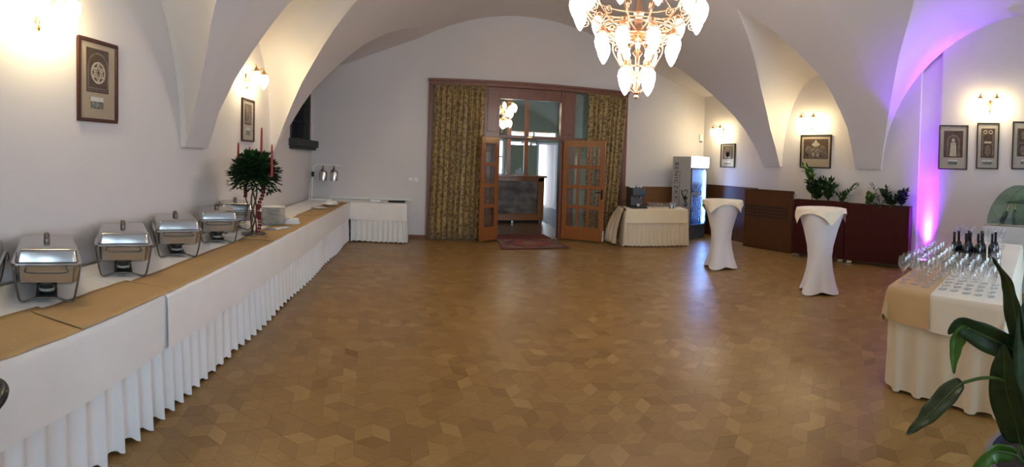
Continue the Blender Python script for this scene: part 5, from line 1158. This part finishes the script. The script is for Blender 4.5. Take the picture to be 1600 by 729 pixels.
# ------------------------------------------------------------------ broad-leaved plant in the near right corner
px_, py_ = 1.84, 0.36
pt = thing('potted_plant', 'broad-leaved green plant in a dark pot before the glass table', 'plant', (px_, py_, 0))
MB().lathe([(0.0, 0.0), (0.14, 0.0), (0.15, 0.01), (0.20, 0.42), (0.215, 0.43), (0.215, 0.46), (0.19, 0.46), (0.185, 0.42), (0, 0.42)], 28).build('pot', pot_purple, pt, smooth=True)
MB().lathe([(0.0, 0.421), (0.186, 0.4215), (0.186, 0.43), (0, 0.434)], 20).build('soil', soil, pt)
def bigleaf(pts, wmax, m_, roll=0.0, fold=0.25, stem_from=None, name='leaf'):
    """leaf along the midrib points (world), the first one at its stalk"""
    off = Vector((px_, py_, 0)); C = [p - off for p in catmull(pts, 6)]; n = len(C); q = MB(); W7 = (-1, -0.62, -0.25, 0, 0.25, 0.62, 1)
    for i, p in enumerate(C):
        t = i / (n - 1); d = (C[min(i + 1, n - 1)] - C[max(i - 1, 0)]).normalized()
        view = (p + off - Vector((0, 0, 1.4))).normalized(); sd = d.cross(view); sd = sd.normalized() if sd.length > 1e-4 else d.orthogonal().normalized(); nn = sd.cross(d).normalized()
        sd2 = sd * cos(roll) + nn * sin(roll); nn2 = nn * cos(roll) - sd * sin(roll)
        w_ = wmax * (sin(PI * min(1, t ** 0.62)) ** 0.85 if 0 < t < 1 else 0.0) + 0.0015
        for k in W7: q.v.append(tuple(p + sd2 * (k * w_ / 2) - nn2 * (abs(k) * w_ / 2 * fold) + nn2 * 0.004 * sin(t * 22 + k * 2) * abs(k)))
    for i in range(n - 1):
        for j in range(6): q.f.append((i * 7 + j, (i + 1) * 7 + j, (i + 1) * 7 + j + 1, i * 7 + j + 1))
    lf = q.build(name, m_, pt, smooth='all', solid=0.0012)
    MB().tube([p for p in C[:-1]], [0.004 * (1 - i / n) + 0.0008 for i in range(n - 1)], 5).build('midrib', stem_green, lf, smooth='all')
    if stem_from: MB().tube([p - off for p in catmull(stem_from + [pts[0]], 5)], 0.0065, 7).build('petiole', stem_green, lf, smooth='all')
    return lf
B0 = (1.80, 0.40, 0.43)
bigleaf([(1.70, 0.40, 0.86), (1.68, 0.41, 0.98), (1.66, 0.435, 1.12), (1.645, 0.455, 1.20), (1.615, 0.505, 1.285)], 0.085, leaf_lily, 0.7, 0.3, [B0, (1.76, 0.40, 0.65)])
bigleaf([(1.70, 0.38, 0.90), (1.66, 0.47, 0.95), (1.61, 0.56, 1.00), (1.585, 0.62, 1.025), (1.57, 0.66, 0.99)], 0.10, leaf_lily, 0.2, 0.35, [B0, (1.78, 0.36, 0.68)])
bigleaf([(1.60, 0.585, 1.015), (1.585, 0.62, 0.98), (1.58, 0.632, 0.92), (1.58, 0.634, 0.84)], 0.060, leaf_bright, 0.3, 0.3)
bigleaf([(1.595, 0.60, 0.808), (1.575, 0.64, 0.77), (1.55, 0.70, 0.70), (1.53, 0.745, 0.65), (1.505, 0.79, 0.605)], 0.082, leaf_lily, -0.5, 0.3, [B0, (1.74, 0.40, 0.74), (1.65, 0.46, 0.82), (1.62, 0.53, 0.828)])
bigleaf([(1.72, 0.40, 0.55), (1.69, 0.42, 0.66), (1.655, 0.45, 0.80), (1.645, 0.455, 0.90), (1.64, 0.46, 0.96)], 0.14, leaf_lily, 0.4, 0.3, [B0])
bigleaf([(1.72, 0.34, 0.60), (1.69, 0.36, 0.76), (1.67, 0.375, 0.92), (1.66, 0.385, 1.04), (1.66, 0.39, 1.12)], 0.13, leaf_lily, -0.3, 0.3, [B0])
bigleaf([(1.73, 0.42, 0.50), (1.68, 0.48, 0.53), (1.63, 0.52, 0.515), (1.59, 0.58, 0.46)], 0.07, leaf_bright, 0.5, 0.3, [B0])
bigleaf([(1.84, 0.30, 0.70), (1.88, 0.22, 0.90), (1.93, 0.12, 1.02), (1.99, 0.0, 1.02)], 0.13, leaf_lily, 0.2, 0.3, [B0])
bigleaf([(1.90, 0.44, 0.62), (1.98, 0.50, 0.76), (2.07, 0.52, 0.80)], 0.11, leaf_lily, 0.2, 0.3, [B0])
